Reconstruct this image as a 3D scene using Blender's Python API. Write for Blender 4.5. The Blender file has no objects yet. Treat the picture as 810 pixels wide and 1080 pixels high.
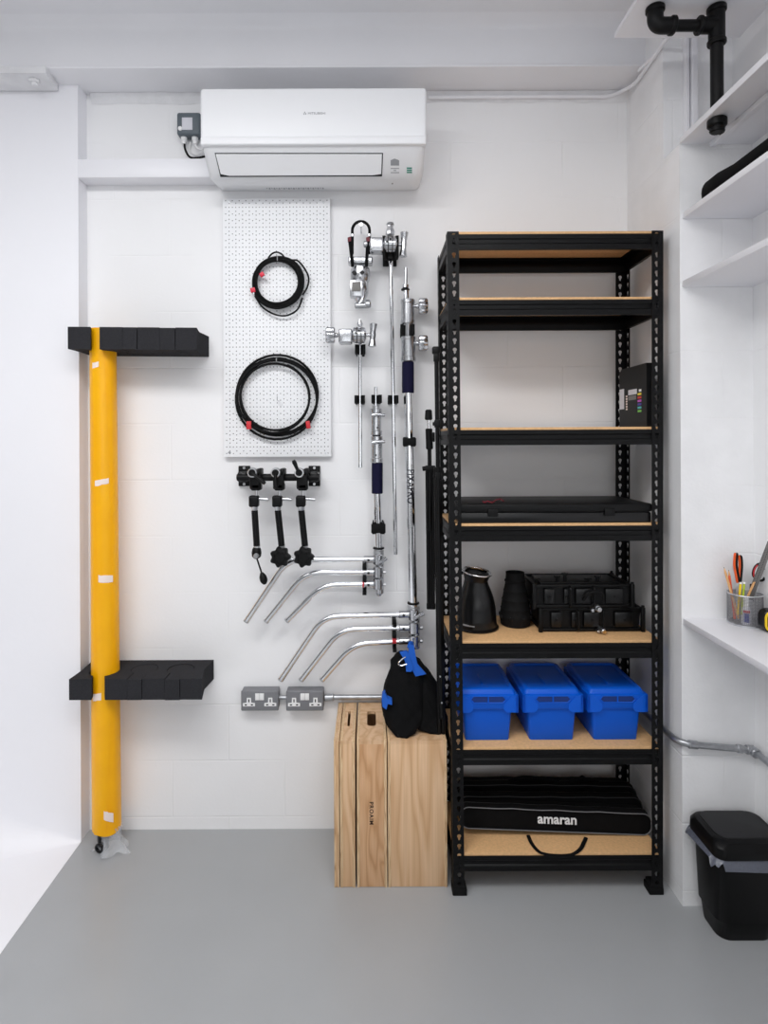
import bpy, bmesh, math, random
from mathutils import Vector, Matrix, Euler
from mathutils.geometry import tessellate_polygon
random.seed(7)
SC = bpy.context.scene
COL = SC.collection
F, CX, CY, H, WALL = 625.0, 391.0, 464.0, 1.558, 2.376
ROLL = math.radians(0.25)
FRONT_BOX = 2.063
def V(*a): return Vector(a)
def P(px, py, d):
    "point of the place seen at px,py at depth d (camera roll taken out)"
    dx, dy = px-CX, py-CY
    c, s = math.cos(ROLL), math.sin(ROLL)
    ux, uy = dx*c-dy*s, dx*s+dy*c
    return V(ux*d/F, d, H-uy*d/F)
def X(px, d, py=464): return P(px, py, d).x
def Z(py, d, px=391): return P(px, py, d).z
def hit(px, py, pt, n):
    r = P(px, py, 1.0)-V(0, 0, H)
    t = (pt-V(0, 0, H)).dot(n)/r.dot(n)
    return V(0, 0, H)+r*t

# ------------------------------------------------------------ materials
def srgb(r, g, b):
    f = lambda c: (c/255/12.92) if c/255 <= .04045 else ((c/255+.055)/1.055)**2.4
    return (f(r), f(g), f(b), 1)
def mat(name, col, rough=.5, metal=0, noise=0, nscale=20, bump=0, bscale=200, bdist=.002, coat=0, spec=.5, trans=0, sss=0):
    m = bpy.data.materials.new(name); m.use_nodes = True
    nt = m.node_tree; b = nt.nodes['Principled BSDF']
    b.inputs['Base Color'].default_value = col
    b.inputs['Roughness'].default_value = rough
    b.inputs['Metallic'].default_value = metal
    b.inputs['Specular IOR Level'].default_value = spec
    b.inputs['Coat Weight'].default_value = coat
    b.inputs['Transmission Weight'].default_value = trans
    if sss:
        b.inputs['Subsurface Weight'].default_value = sss
        b.inputs['Subsurface Radius'].default_value = (.03, .015, .003)
        b.inputs['Subsurface Scale'].default_value = 1
    tc = nt.nodes.new('ShaderNodeTexCoord')
    if noise:
        n = nt.nodes.new('ShaderNodeTexNoise'); n.inputs['Scale'].default_value = nscale; n.inputs['Detail'].default_value = 6
        nt.links.new(tc.outputs['Object'], n.inputs['Vector'])
        r = nt.nodes.new('ShaderNodeValToRGB')
        lo = [c*(1-noise) for c in col[:3]]+[1]; hi = [min(1, c*(1+noise)) for c in col[:3]]+[1]
        r.color_ramp.elements[0].color = lo; r.color_ramp.elements[1].color = hi
        r.color_ramp.elements[0].position = .3; r.color_ramp.elements[1].position = .7
        nt.links.new(n.outputs['Fac'], r.inputs['Fac']); nt.links.new(r.outputs['Color'], b.inputs['Base Color'])
    if bump:
        n = nt.nodes.new('ShaderNodeTexNoise'); n.inputs['Scale'].default_value = bscale; n.inputs['Detail'].default_value = 3
        nt.links.new(tc.outputs['Object'], n.inputs['Vector'])
        bp = nt.nodes.new('ShaderNodeBump'); bp.inputs['Strength'].default_value = bump; bp.inputs['Distance'].default_value = bdist
        nt.links.new(n.outputs['Fac'], bp.inputs['Height']); nt.links.new(bp.outputs['Normal'], b.inputs['Normal'])
    return m
def block_wall(name, col, nz=.025, bmp=.35):
    "painted blockwork: faint mortar joints in relief"
    m = mat(name, col, .55, noise=nz, nscale=1.6 if nz < .03 else 9)
    nt = m.node_tree; b = nt.nodes['Principled BSDF']
    tc = nt.nodes.new('ShaderNodeTexCoord'); sp = nt.nodes.new('ShaderNodeSeparateXYZ'); cb = nt.nodes.new('ShaderNodeCombineXYZ')
    nt.links.new(tc.outputs['Object'], sp.inputs[0])
    add = nt.nodes.new('ShaderNodeMath'); add.operation = 'ADD'
    nt.links.new(sp.outputs['X'], add.inputs[0]); nt.links.new(sp.outputs['Y'], add.inputs[1])
    nt.links.new(add.outputs[0], cb.inputs['X'])
    za = nt.nodes.new('ShaderNodeMath'); za.operation = 'ADD'; za.inputs[1].default_value = -.05
    nt.links.new(sp.outputs['Z'], za.inputs[0]); nt.links.new(za.outputs[0], cb.inputs['Y'])
    br = nt.nodes.new('ShaderNodeTexBrick'); br.inputs['Scale'].default_value = 1
    br.inputs['Brick Width'].default_value = .45; br.inputs['Row Height'].default_value = .225
    br.inputs['Mortar Size'].default_value = .004; br.inputs['Mortar Smooth'].default_value = .8
    br.inputs['Color1'].default_value = (1, 1, 1, 1); br.inputs['Color2'].default_value = (1, 1, 1, 1); br.inputs['Mortar'].default_value = (0, 0, 0, 1)
    nt.links.new(cb.outputs[0], br.inputs['Vector'])
    no = nt.nodes.new('ShaderNodeTexNoise'); no.inputs['Scale'].default_value = 2.5
    nt.links.new(tc.outputs['Object'], no.inputs['Vector'])
    rr = nt.nodes.new('ShaderNodeMapRange'); rr.inputs['From Min'].default_value = .4; rr.inputs['From Max'].default_value = .62
    nt.links.new(no.outputs['Fac'], rr.inputs['Value'])
    bp = nt.nodes.new('ShaderNodeBump'); bp.inputs['Distance'].default_value = .0010
    nt.links.new(rr.outputs[0], bp.inputs['Strength']); nt.links.new(br.outputs['Color'], bp.inputs['Height'])
    n2 = nt.nodes.new('ShaderNodeTexNoise'); n2.inputs['Scale'].default_value = 90; nt.links.new(tc.outputs['Object'], n2.inputs['Vector'])
    b2 = nt.nodes.new('ShaderNodeBump'); b2.inputs['Distance'].default_value = .0008; b2.inputs['Strength'].default_value = bmp
    nt.links.new(n2.outputs['Fac'], b2.inputs['Height']); nt.links.new(bp.outputs['Normal'], b2.inputs['Normal'])
    nt.links.new(b2.outputs['Normal'], b.inputs['Normal'])
    return m
def wood(name, c1, c2, c3, scale=(3, 3, .8), rough=.5, ply=False):
    m = mat(name, c1, rough); nt = m.node_tree; b = nt.nodes['Principled BSDF']
    tc = nt.nodes.new('ShaderNodeTexCoord'); mp = nt.nodes.new('ShaderNodeMapping'); mp.inputs['Scale'].default_value = scale
    nt.links.new(tc.outputs['Object'], mp.inputs['Vector'])
    no = nt.nodes.new('ShaderNodeTexNoise'); no.inputs['Scale'].default_value = 2.2; no.inputs['Detail'].default_value = 2; no.inputs['Distortion'].default_value = .3
    nt.links.new(mp.outputs[0], no.inputs['Vector'])
    mu = nt.nodes.new('ShaderNodeMath'); mu.operation = 'MULTIPLY'; mu.inputs[1].default_value = 7
    nt.links.new(no.outputs['Fac'], mu.inputs[0])
    fr = nt.nodes.new('ShaderNodeMath'); fr.operation = 'PINGPONG'; fr.inputs[1].default_value = .5
    nt.links.new(mu.outputs[0], fr.inputs[0])
    r = nt.nodes.new('ShaderNodeValToRGB'); e = r.color_ramp.elements
    e[0].color = c2; e[0].position = 0; e[1].color = c1; e[1].position = .22; x = e.new(.45); x.color = c3
    nt.links.new(fr.outputs[0], r.inputs['Fac'])
    n2 = nt.nodes.new('ShaderNodeTexNoise'); n2.inputs['Scale'].default_value = 60; n2.inputs['Detail'].default_value = 4
    m2 = nt.nodes.new('ShaderNodeMapping'); m2.inputs['Scale'].default_value = (scale[0], scale[1], scale[2]*.12)
    nt.links.new(tc.outputs['Object'], m2.inputs['Vector']); nt.links.new(m2.outputs[0], n2.inputs['Vector'])
    mx = nt.nodes.new('ShaderNodeMix'); mx.data_type = 'RGBA'; mx.blend_type = 'MULTIPLY'; mx.inputs['Factor'].default_value = .3
    r2 = nt.nodes.new('ShaderNodeValToRGB'); r2.color_ramp.elements[0].position = .35; r2.color_ramp.elements[1].position = .6
    r2.color_ramp.elements[0].color = (.7, .64, .6, 1)
    nt.links.new(n2.outputs['Fac'], r2.inputs['Fac'])
    nt.links.new(r.outputs['Color'], mx.inputs['A']); nt.links.new(r2.outputs['Color'], mx.inputs['B'])
    nt.links.new(mx.outputs['Result'], b.inputs['Base Color'])
    return m
def pegboard_mat():
    m = mat('pegboard_white', srgb(240, 241, 243), .5); nt = m.node_tree; b = nt.nodes['Principled BSDF']
    N = nt.nodes.new; L = nt.links.new
    tc = N('ShaderNodeTexCoord'); sp = N('ShaderNodeSeparateXYZ'); L(tc.outputs['Object'], sp.inputs[0])
    def M(op, a, c=None):
        n = N('ShaderNodeMath'); n.operation = op
        for i, v in enumerate((a, c)):
            if v is None: continue
            if isinstance(v, (int, float)): n.inputs[i].default_value = v
            else: L(v, n.inputs[i])
        return n.outputs[0]
    def dots(ox, px_, pz):
        u = M('MULTIPLY', M('SUBTRACT', M('FRACT', M('ADD', M('DIVIDE', sp.outputs['X'], px_), ox+100)), .5), px_)
        w = M('MULTIPLY', M('SUBTRACT', M('FRACT', M('ADD', M('DIVIDE', sp.outputs['Z'], pz), 100.)), .5), pz)
        return M('LESS_THAN', M('ADD', M('MULTIPLY', u, u), M('MULTIPLY', w, w)), .0021**2)
    q = M('MAXIMUM', dots(0., .0268, .0264), dots(.5, .0268, .01584))
    # keep a plain rim
    ax = M('LESS_THAN', M('ABSOLUTE', sp.outputs['X']), .203)
    az = M('LESS_THAN', M('ABSOLUTE', M('SUBTRACT', sp.outputs['Z'], .515)), .503)
    q = M('MULTIPLY', M('MULTIPLY', q, ax), az)
    mx = N('ShaderNodeMix'); mx.data_type = 'RGBA'; L(q, mx.inputs['Factor'])
    mx.inputs['A'].default_value = srgb(240, 241, 243); mx.inputs['B'].default_value = srgb(62, 60, 62)
    L(mx.outputs['Result'], b.inputs['Base Color'])
    return m
M_wall = block_wall('painted_block_white', srgb(238, 238, 239))
M_wallr = block_wall('painted_block_worn', srgb(236, 236, 237), .035, .8)
M_smooth = mat('smooth_white_paint', srgb(238, 238, 242), .6, noise=.012, nscale=1.5, bump=.15, bscale=60)
M_ceil = mat('ceiling_paint', srgb(232, 232, 235), .6, noise=.03, nscale=2, bump=.3, bscale=25)
M_rough = mat('rough_white_paint', srgb(226, 226, 228), .7, noise=.06, nscale=14, bump=.8, bscale=35, bdist=.006)
M_floor = mat('grey_floor_paint', srgb(163, 165, 167), .3, noise=.035, nscale=2.2, bump=.08, bscale=35, spec=.45)
M_board = mat('white_board', srgb(236, 236, 240), .4)
M_ac = mat('glossy_white_plastic', srgb(240, 241, 243), .42)
M_ac2 = mat('satin_white_plastic', srgb(228, 229, 231), .35)
M_dark = mat('dark_gap', srgb(18, 20, 24), .6)
M_black = mat('black_powder_coat', srgb(8, 8, 9), .45, bump=.1, bscale=300, bdist=.0005, spec=.2)
M_blk = mat('black_plastic', srgb(8, 8, 9), .45, spec=.22)
M_blkr = mat('black_rubber', srgb(12, 12, 13), .75, spec=.2)
M_blkg = mat('black_gloss', srgb(7, 7, 8), .28, spec=.4)
M_bin = mat('bin_black_plastic', srgb(6, 6, 7), .45, bump=.1, bscale=300, bdist=.0004, spec=.2)
M_binlid = mat('bin_lid_charcoal', srgb(32, 32, 34), .5, bump=.2, bscale=300, bdist=.0004, spec=.3)
M_nylon = mat('black_nylon', srgb(13, 13, 14), .85, noise=.2, nscale=40, bump=.4, bscale=500, bdist=.001, spec=.12)
M_foam = mat('charcoal_foam', srgb(46, 46, 49), .95, noise=.12, nscale=150, bump=.6, bscale=350, bdist=.0015, spec=.15)
M_chrome = mat('chrome', (.86, .87, .89, 1), .12, 1)
M_steel = mat('brushed_steel', (.62, .63, .65, 1), .28, 1, noise=.08, nscale=60)
M_cast = mat('cast_metal', (.55, .56, .58, 1), .25, 1, noise=.06, nscale=40, bump=.2, bscale=80, bdist=.001)
M_mesh = mat('dark_steel_mesh', (.30, .30, .32, 1), .4, .8)
M_galv = mat('galvanised_conduit', (.42, .43, .45, 1), .35, .9, noise=.12, nscale=50)
M_navy = mat('navy_foam_sleeve', srgb(15, 14, 46), .8, spec=.2)
M_blue = mat('blue_plastic', srgb(0, 90, 208), .45, spec=.3)
M_bluef = mat('blue_webbing', srgb(10, 88, 190), .8, bump=.4, bscale=400, bdist=.001)
M_red = mat('red_tape', srgb(200, 40, 50), .5)
M_pink = mat('pink_red_connector', srgb(215, 25, 60), .4)
M_yel = mat('yellow_gel_roll', srgb(255, 178, 0), .42, coat=.12, spec=.3, noise=.05, nscale=9, bump=.35, bscale=14, bdist=.01, sss=.12)
M_tape = mat('masking_tape', srgb(238, 222, 214), .7)
M_socket = mat('grey_metalclad', srgb(120, 121, 125), .45)
M_white = mat('white_plastic', srgb(238, 238, 238), .35)
M_slate = mat('slate_plastic', srgb(92, 101, 108), .5)
M_label = mat('pale_label', srgb(215, 215, 222), .6)
M_mdf = mat('chipboard', srgb(218, 174, 124), .6, noise=.1, nscale=120)
M_ply = wood('birch_ply', srgb(218, 180, 140), srgb(204, 162, 120), srgb(224, 188, 150), scale=(4, 4, .4))
M_plyd = wood('warm_ply', srgb(208, 164, 122), srgb(190, 144, 100), srgb(214, 172, 132), scale=(5, 5, 1))
M_plye = wood('ply_edge', srgb(218, 184, 142), srgb(180, 142, 104), srgb(228, 200, 160), scale=(40, 40, 1.5))
M_liner = mat('bin_liner', srgb(88, 92, 104), .3, bump=.8, bscale=40, bdist=.006, spec=.7)
M_plwrap = mat('clear_wrap', srgb(235, 238, 242), .15, bump=.9, bscale=60, bdist=.01); M_plwrap.node_tree.nodes['Principled BSDF'].inputs['Alpha'].default_value = .22
M_txtw = mat('white_print', srgb(235, 235, 235), .5)
M_txtg = mat('grey_print', srgb(150, 152, 156), .5)
M_txtd = mat('dark_print', srgb(30, 30, 40), .5)
M_brand = mat('burnt_print', srgb(60, 38, 24), .7)
M_green = mat('green_print', srgb(30, 130, 110), .5)
M_orange = mat('orange_plastic', srgb(225, 85, 25), .4)
M_pencil = wood('pencil_wood', srgb(222, 168, 110), srgb(205, 150, 95), srgb(230, 180, 125), scale=(50, 50, 4))
M_yelp = mat('yellow_plastic', srgb(240, 200, 20), .4)
M_lime = mat('lime_plastic', srgb(170, 190, 40), .4)
M_glue = mat('white_bottle', srgb(228, 228, 236), .3)
M_lblue = mat('blue_label', srgb(50, 60, 150), .5)
M_piping = mat('grey_piping', srgb(120, 120, 122), .6)
M_grey = mat('mid_grey_print', srgb(120, 118, 116), .6)
M_peg = pegboard_mat()

# ------------------------------------------------------------ mesh builder
class MB:
    def __init__(s): s.bm = bmesh.new()
    def face(s, pts):
        vs = [s.bm.verts.new(p) for p in pts]
        return s.bm.faces.new(vs)
    def box(s, lo, hi, r=0, seg=2, M=None):
        lo, hi = Vector(lo), Vector(hi)
        a = V(*(min(lo[i], hi[i]) for i in range(3))); b = V(*(max(lo[i], hi[i]) for i in range(3)))
        vs = [s.bm.verts.new((x, y, z)) for x in (a.x, b.x) for y in (a.y, b.y) for z in (a.z, b.z)]
        idx = [(0, 1, 3, 2), (4, 6, 7, 5), (0, 4, 5, 1), (2, 3, 7, 6), (0, 2, 6, 4), (1, 5, 7, 3)]
        fs = [s.bm.faces.new([vs[i] for i in q]) for q in idx]
        if r:
            es = set(e for f in fs for e in f.edges)
            r = min(r, .49*min(b-a))
            g = bmesh.ops.bevel(s.bm, geom=list(es), offset=r, segments=seg, affect='EDGES', profile=.5)
            vs = list({v for f in g['faces'] for v in f.verts}|{v for v in vs if v.is_valid})
        if M is not None:
            for v in vs: v.co = M@v.co
        return s
    def rings(s, rs, cap=True, closed=True):
        vr = [[s.bm.verts.new(p) for p in r] for r in rs]
        n = len(rs[0])
        for a, b in zip(vr, vr[1:]):
            for i in range(n if closed else n-1):
                j = (i+1) % n
                s.bm.faces.new((a[i], a[j], b[j], b[i]))
        if cap and closed:
            s.bm.faces.new(list(reversed(vr[0]))); s.bm.faces.new(vr[-1])
        return s
    def lathe(s, prof, c=(0, 0, 0), ax=(0, 0, 1), n=28, cap=True):
        "prof = (radius, height) along ax from c"
        ax = Vector(ax).normalized(); c = Vector(c)
        u = ax.orthogonal().normalized(); w = ax.cross(u)
        rs = [[c+ax*h+(u*math.cos(2*math.pi*i/n)+w*math.sin(2*math.pi*i/n))*max(r, 1e-5) for i in range(n)] for r, h in prof]
        return s.rings(rs, cap)
    def cyl(s, a, b, r, r2=None, n=20, bev=0):
        a, b = Vector(a), Vector(b); L = (b-a).length; r2 = r if r2 is None else r2
        if bev: prof = [(r-bev, 0), (r, bev), (r2, L-bev), (r2-bev, L)]
        else: prof = [(r, 0), (r2, L)]
        return s.lathe(prof, a, b-a, n)
    def tube(s, pts, r, n=12, closed=False, flat=1, cap=True, up=None):
        pts = [Vector(p) for p in pts]; N = len(pts); R = r if isinstance(r, (list, tuple)) else [r]*N
        rs = []; u = None
        for i, p in enumerate(pts):
            if closed: t = pts[(i+1) % N]-pts[i-1]
            else: t = pts[min(i+1, N-1)]-pts[max(i-1, 0)]
            t.normalize()
            if up is not None: u = (Vector(up)-t*Vector(up).dot(t)).normalized()
            elif u is None: u = t.orthogonal().normalized()
            else: u = (u-t*u.dot(t)).normalized()
            w = t.cross(u)
            rs.append([p+(u*math.cos(2*math.pi*k/n)*flat+w*math.sin(2*math.pi*k/n))*R[i] for k in range(n)])
        if closed: rs.append(rs[0])
        return s.rings(rs, cap and not closed)
    def prism(s, poly, ext):
        poly = [Vector(p) for p in poly]; ext = Vector(ext); n = len(poly)
        a = [s.bm.verts.new(p) for p in poly]; b = [s.bm.verts.new(p+ext) for p in poly]
        if n > 12:
            for i, j, k in tessellate_polygon([poly]):
                s.bm.faces.new((a[i], a[j], a[k])); s.bm.faces.new((b[k], b[j], b[i]))
        else:
            s.bm.faces.new(a); s.bm.faces.new(list(reversed(b)))
        for i in range(n):
            j = (i+1) % n; s.bm.faces.new((a[j], a[i], b[i], b[j]))
        return s
    def holed(s, fn, u0, u1, v0, v1, hole, k=4):
        "rectangle cell with a star-shaped hole; fn maps (u,v) to space, hole(theta)->radius about hole centre"
        (hu, hv), rad = hole
        outer = []
        for i in range(k): outer.append((u0+(u1-u0)*i/k, v0))
        for i in range(k): outer.append((u1, v0+(v1-v0)*i/k))
        for i in range(k): outer.append((u1-(u1-u0)*i/k, v1))
        for i in range(k): outer.append((u0, v1-(v1-v0)*i/k))
        inner = []
        for (a, b) in outer:
            t = math.atan2(b-hv, a-hu); q = rad(t); inner.append((hu+q*math.cos(t), hv+q*math.sin(t)))
        A = [s.bm.verts.new(fn(*p)) for p in outer]; B = [s.bm.verts.new(fn(*p)) for p in inner]
        n = len(A)
        for i in range(n):
            j = (i+1) % n; s.bm.faces.new((A[i], A[j], B[j], B[i]))
        return s
    def sphere(s, c, r, sc=(1, 1, 1), n=16):
        M = Matrix.Translation(Vector(c))@Matrix.Diagonal((sc[0]*r, sc[1]*r, sc[2]*r, 1))
        bmesh.ops.create_uvsphere(s.bm, u_segments=n, v_segments=max(6, n//2), radius=1, matrix=M); return s
    def torus(s, c, ax, R, r, n=32, m=10):
        ax = Vector(ax).normalized(); u = ax.orthogonal().normalized(); w = ax.cross(u); c = Vector(c)
        return s.tube([c+(u*math.cos(2*math.pi*i/n)+w*math.sin(2*math.pi*i/n))*R for i in range(n)], r, m, True, up=ax)
    def build(s, name, m, parent=None, tf=None, merge=False, smooth=40, **props):
        bm = s.bm
        if merge: bmesh.ops.remove_doubles(bm, verts=bm.verts, dist=1e-5)
        bmesh.ops.recalc_face_normals(bm, faces=bm.faces)
        if tf:
            for v in bm.verts: v.co = tf(v.co)
        bm.normal_update()
        for f in bm.faces: f.smooth = True
        for e in bm.edges:
            e.smooth = (len(e.link_faces) == 2 and e.calc_face_angle(0) < math.radians(smooth))
        me = bpy.data.meshes.new(name); bm.to_mesh(me); bm.free()
        me.materials.append(m)
        o = bpy.data.objects.new(name, me); COL.objects.link(o); o.parent = parent
        for k, v in props.items(): o[k] = v
        return o
def mod(o, t, **kw):
    x = o.modifiers.new(t, t)
    for k, v in kw.items(): setattr(x, k, v)
    return o
def bez(pts, rad=.03, n=7):
    "polyline with rounded corners"
    pts = [Vector(p) for p in pts]; out = [pts[0]]
    for i in range(1, len(pts)-1):
        a, b, c = pts[i-1], pts[i], pts[i+1]
        r = min(rad, (a-b).length*.48, (c-b).length*.48)
        p, q = b+(a-b).normalized()*r, b+(c-b).normalized()*r
        for k in range(n+1):
            t = k/n; out.append(p*(1-t)**2+b*2*t*(1-t)+q*t*t)
    out.append(pts[-1]); return out
def spl(pts, n=8, closed=False):
    pts = [Vector(p) for p in pts]; N = len(pts); out = []
    rng = range(N) if closed else range(N-1)
    for i in rng:
        if closed: a, b, c, d = pts[i-1], pts[i], pts[(i+1) % N], pts[(i+2) % N]
        else: a, b, c, d = pts[max(i-1, 0)], pts[i], pts[i+1], pts[min(i+2, N-1)]
        for k in range(n):
            t = k/n
            out.append(.5*((2*b)+(c-a)*t+(2*a-5*b+4*c-d)*t*t+(3*b-a-3*c+d)*t**3))
    if not closed: out.append(pts[-1])
    return out
def tag(o, label, cat, group=None):
    o['label'] = label; o['category'] = cat
    if group: o['group'] = group
    return o
def thing(name, label, cat, group=None):
    o = bpy.data.objects.new(name, None); COL.objects.link(o); o.empty_display_size = .05
    return tag(o, label, cat, group)
def struct(o): o['kind'] = 'structure'; return o
DONE = set()
def tree(o):
    out = [o]
    for c in o.children: out += tree(c)
    return out
def finish(root):
    if root.name in DONE: return
    DONE.add(root.name)
    pts = [v.co for o in tree(root) if o.type == 'MESH' for v in o.data.vertices]
    if not pts: return
    lo = V(*(min(p[i] for p in pts) for i in range(3))); hi = V(*(max(p[i] for p in pts) for i in range(3)))
    L = V((lo.x+hi.x)/2, (lo.y+hi.y)/2, lo.z)
    for o in tree(root):
        if o.type == 'MESH': o.data.transform(Matrix.Translation(-L))
    root.location = L
def copy(root, off, label=None):
    finish(root)
    def rec(o, par):
        c = o.copy(); COL.objects.link(c); c.parent = par
        for ch in o.children: rec(ch, c)
        return c
    c = rec(root, None); c.location = root.location+Vector(off); DONE.add(c.name)
    if label: c['label'] = label
    return c
def text(body, name, m, parent, fn, width, bold=0, ext=.0004, spacing=1.0, fine=False):
    "fn(u, v, w) maps text plane coordinates (centred) to space"
    cu = bpy.data.curves.new(name, 'FONT'); cu.body = body; cu.size = 1; cu.offset = bold; cu.space_character = spacing
    cu.align_x = 'CENTER'; cu.align_y = 'CENTER'; cu.extrude = .02; cu.resolution_u = 4
    o = bpy.data.objects.new(name, cu); COL.objects.link(o)
    bpy.context.view_layer.update()
    me = bpy.data.meshes.new_from_object(o.evaluated_get(bpy.context.evaluated_depsgraph_get()))
    bpy.data.objects.remove(o); bpy.data.curves.remove(cu)
    if fine:
        bm = bmesh.new(); bm.from_mesh(me); bmesh.ops.triangulate(bm, faces=bm.faces)
        for _ in range(3):
            bmesh.ops.subdivide_edges(bm, edges=[e for e in bm.edges if e.calc_length() > .12], cuts=1, use_grid_fill=False); bmesh.ops.triangulate(bm, faces=[f for f in bm.faces if len(f.verts) > 3])
        bm.to_mesh(me); bm.free()
    xs = [v.co.x for v in me.vertices]; ys = [v.co.y for v in me.vertices]
    k = width/(max(xs)-min(xs)); mx = (max(xs)+min(xs))/2; my = (max(ys)+min(ys))/2
    for v in me.vertices: v.co = fn((v.co.x-mx)*k, (v.co.y-my)*k, v.co.z/.02*ext)
    me.materials.clear(); me.materials.append(m)
    r = bpy.data.objects.new(name, me); COL.objects.link(r); r.parent = parent
    return r
# ============================================================ the room
XL, XS, XR = -1.133, 1.033, 1.276       # left return, pilaster side, right wall
ZC, ZS = 3.12, 2.945                     # ceiling, beam soffit
def S(name, m, mb, **k): return struct(mb.build(name, m, **k))
m = MB(); m.box((XL-.1, -1.5, -.1), (2.2, WALL+.2, 0)); S('floor', M_floor, m)
# white sweep: left block face curving into a white floor
yb = 2.304
prof = [(-1.5, .0012)] + [(yb-.22+.22*math.sin(a), .0012+.22*(1-math.cos(a))) for a in [i*math.pi/2/10 for i in range(11)]] + [(yb, ZC)]
prof2 = [(y, z) for y, z in prof]
m = MB(); poly = [V(XL, y, z) for y, z in prof]+[V(XL, WALL+.2, ZC), V(XL, WALL+.2, -.1), V(XL, -1.5, -.1)]
# flat floor part and a vertical block whose foot coves only away from the return edge
fl = MB(); fl.box((-3.6, -1.5, -.1), (XL, WALL+.2, .0012)); S('floor_white', M_smooth, fl)
rs = []
for x, k in ((-3.6, 1), (-1.9, 1), (-1.45, .6), (-1.25, .25), (XL, .03)):
    r_ = .2*k; pts = [V(x, yb-r_+r_*math.sin(a), .0012+r_*(1-math.cos(a))) for a in [i*math.pi/2/8 for i in range(9)]]
    rs.append(pts+[V(x, yb, ZC), V(x, WALL+.2, ZC), V(x, WALL+.2, .0012)])
m = MB(); m.rings(rs); S('wall_left', M_smooth, m, smooth=30)
m = MB(); m.box((XL, WALL, 0), (2.2, WALL+.15, ZC)); S('wall_back', M_wall, m)
# pilaster: deep lower face, shallower upper face
zt = Z(152, 1.975, 716)+.0
m = MB(); m.box((XS, 1.975, 0), (XR, WALL, zt)); m.box((XS, 2.083, zt), (XR, WALL, ZC)); S('wall_pilaster', M_wallr, m)
m = MB(); m.box((XR, -1.5, 0), (XR+.15, WALL+.1, ZC)); S('wall_right', M_wall, m)
m = MB(); m.box((-3.6, -1.5, ZC), (2.2, WALL+.15, ZC+.1)); S('ceiling', M_ceil, m)
# steel beam painted in: soffit, web, flanges
m = MB()
m.box((-3.6, 2.205, ZS), (XS+.01, WALL, ZS+.012), .003)
m.prism([V(-3.6, WALL, ZS+.012), V(-3.6, 2.216, ZS+.012), V(-3.6, 2.216, 3.085), V(-3.6, 2.20, 3.108), V(-3.6, 2.165, 3.12), V(-3.6, WALL, 3.12)], (3.6+XS+.01, 0, 0))
S('trim_1', M_ceil, m)
# rough mortar fillet under the soffit
m = MB(); pts = []
N = 60
for i in range(N+1):
    x = XL+.02+(XS-XL-.02)*i/N
    h = .034+.007*random.random(); d = .006+.004*random.random()
    pts.append([V(x, WALL-.001, ZS-.001), V(x, WALL-d-.012, ZS-.001), V(x, WALL-d*.8, ZS-h*.6), V(x, WALL-.001, ZS-h)])
m.rings(pts); S('trim_2', M_rough, m, smooth=60)
# steel end plate with bolt above left block
m = MB(); z0 = ZS-.026; a = X(0, 2.2); b = X(47, 2.17); c = X(60, 2.28)
m.prism([(-3.5, 2.19, z0), (b, 2.19, z0), (c, 2.30, z0), (-3.5, 2.30, z0)], (0, 0, .026))
S('trim_3', M_rough, m)
m = MB(); m.cyl((X(38, 2.23), 2.23, z0), (X(38, 2.23), 2.23, z0-.012), .020, n=6, bev=.003); m.cyl((X(38, 2.23), 2.23, z0-.01), (X(38, 2.23), 2.23, z0-.022), .011, n=14, bev=.003)
S('trim_4', M_rough, m)
# box trunking left of the air conditioner
m = MB(); m.box((XL, 2.30, 2.581), (X(224, 2.30), WALL, 2.654), .003); S('trim_5', M_board, m)
# ceiling conduit along the soffit and the pilaster
m = MB()
zz = ZS-.03
m.tube(bez([P(452, 103, 2.362), P(560, 102, 2.362), P(640, 102, 2.362), V(XS-.05, 2.36, zz+.016), V(XS-.012, 2.28, zz+.005), V(XS-.012, 1.975, ZS-.012), V(XS-.012, 1.6, ZS-.012)], .03), .007, 10)
m.tube([V(1.0, 2.20, ZS-.02), V(1.02, 2.12, ZS-.015), V(1.02, 1.9, ZS-.012)], .005, 8)
o = tag(m.build('cable_conduit', M_board), 'thin white painted conduit under the soffit turning along the right wall', 'conduit')
m = MB(); m.box((X(722, 2.08), 2.058, zt-.02), (X(725.5, 2.08), 2.083, ZS+.1), .002); m.box((X(727, 2.08), 2.05, zt-.02), (X(733, 2.08), 2.083, ZS+.1), .002)
S('trim_6', M_board, m)

# ============================================================ right-hand shelves and counter
def plank(name, x0, x1, y0, y1, z0, z1, label, cat='shelf', m_=M_board, group=None):
    m = MB(); m.box((x0, y0, z0), (x1, y1, z1), .0015); o = m.build(name, m_); return tag(o, label, cat, group)
z1 = zt
plank('wall_shelf', XS, 1.128, -1.2, 1.974, z1, z1+.02, 'topmost white plank shelf, the black pipe passes down through it')
plank('batten', 1.132, 1.150, -1.2, 1.972, z1-.012, z1+.02, 'narrow white batten behind the plank pierced by the black pipe', 'batten')
plank('wall_shelf', 1.155, XR, -1.2, 1.974, z1-.002, z1+.016, 'inner white plank against the wall above the black padded case')
z2 = Z(231, 1.975, 722); plank('wall_shelf', XS+.008, XR, -1.2, 1.974, z2, z2+.02, 'white plank shelf carrying the black padded case')
z3 = Z(303, 1.975, 720); plank('wall_shelf', XS+.006, XR, -1.2, 1.974, z3, z3+.02, 'lowest white plank shelf, empty, above the counter')
ZD = Z(652, 1.975, 718); plank('counter', XS+.004, XR, -1.2, 1.974, ZD-.02, ZD, 'white counter ledge holding the pencil cup and tape measure', 'counter')
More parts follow.
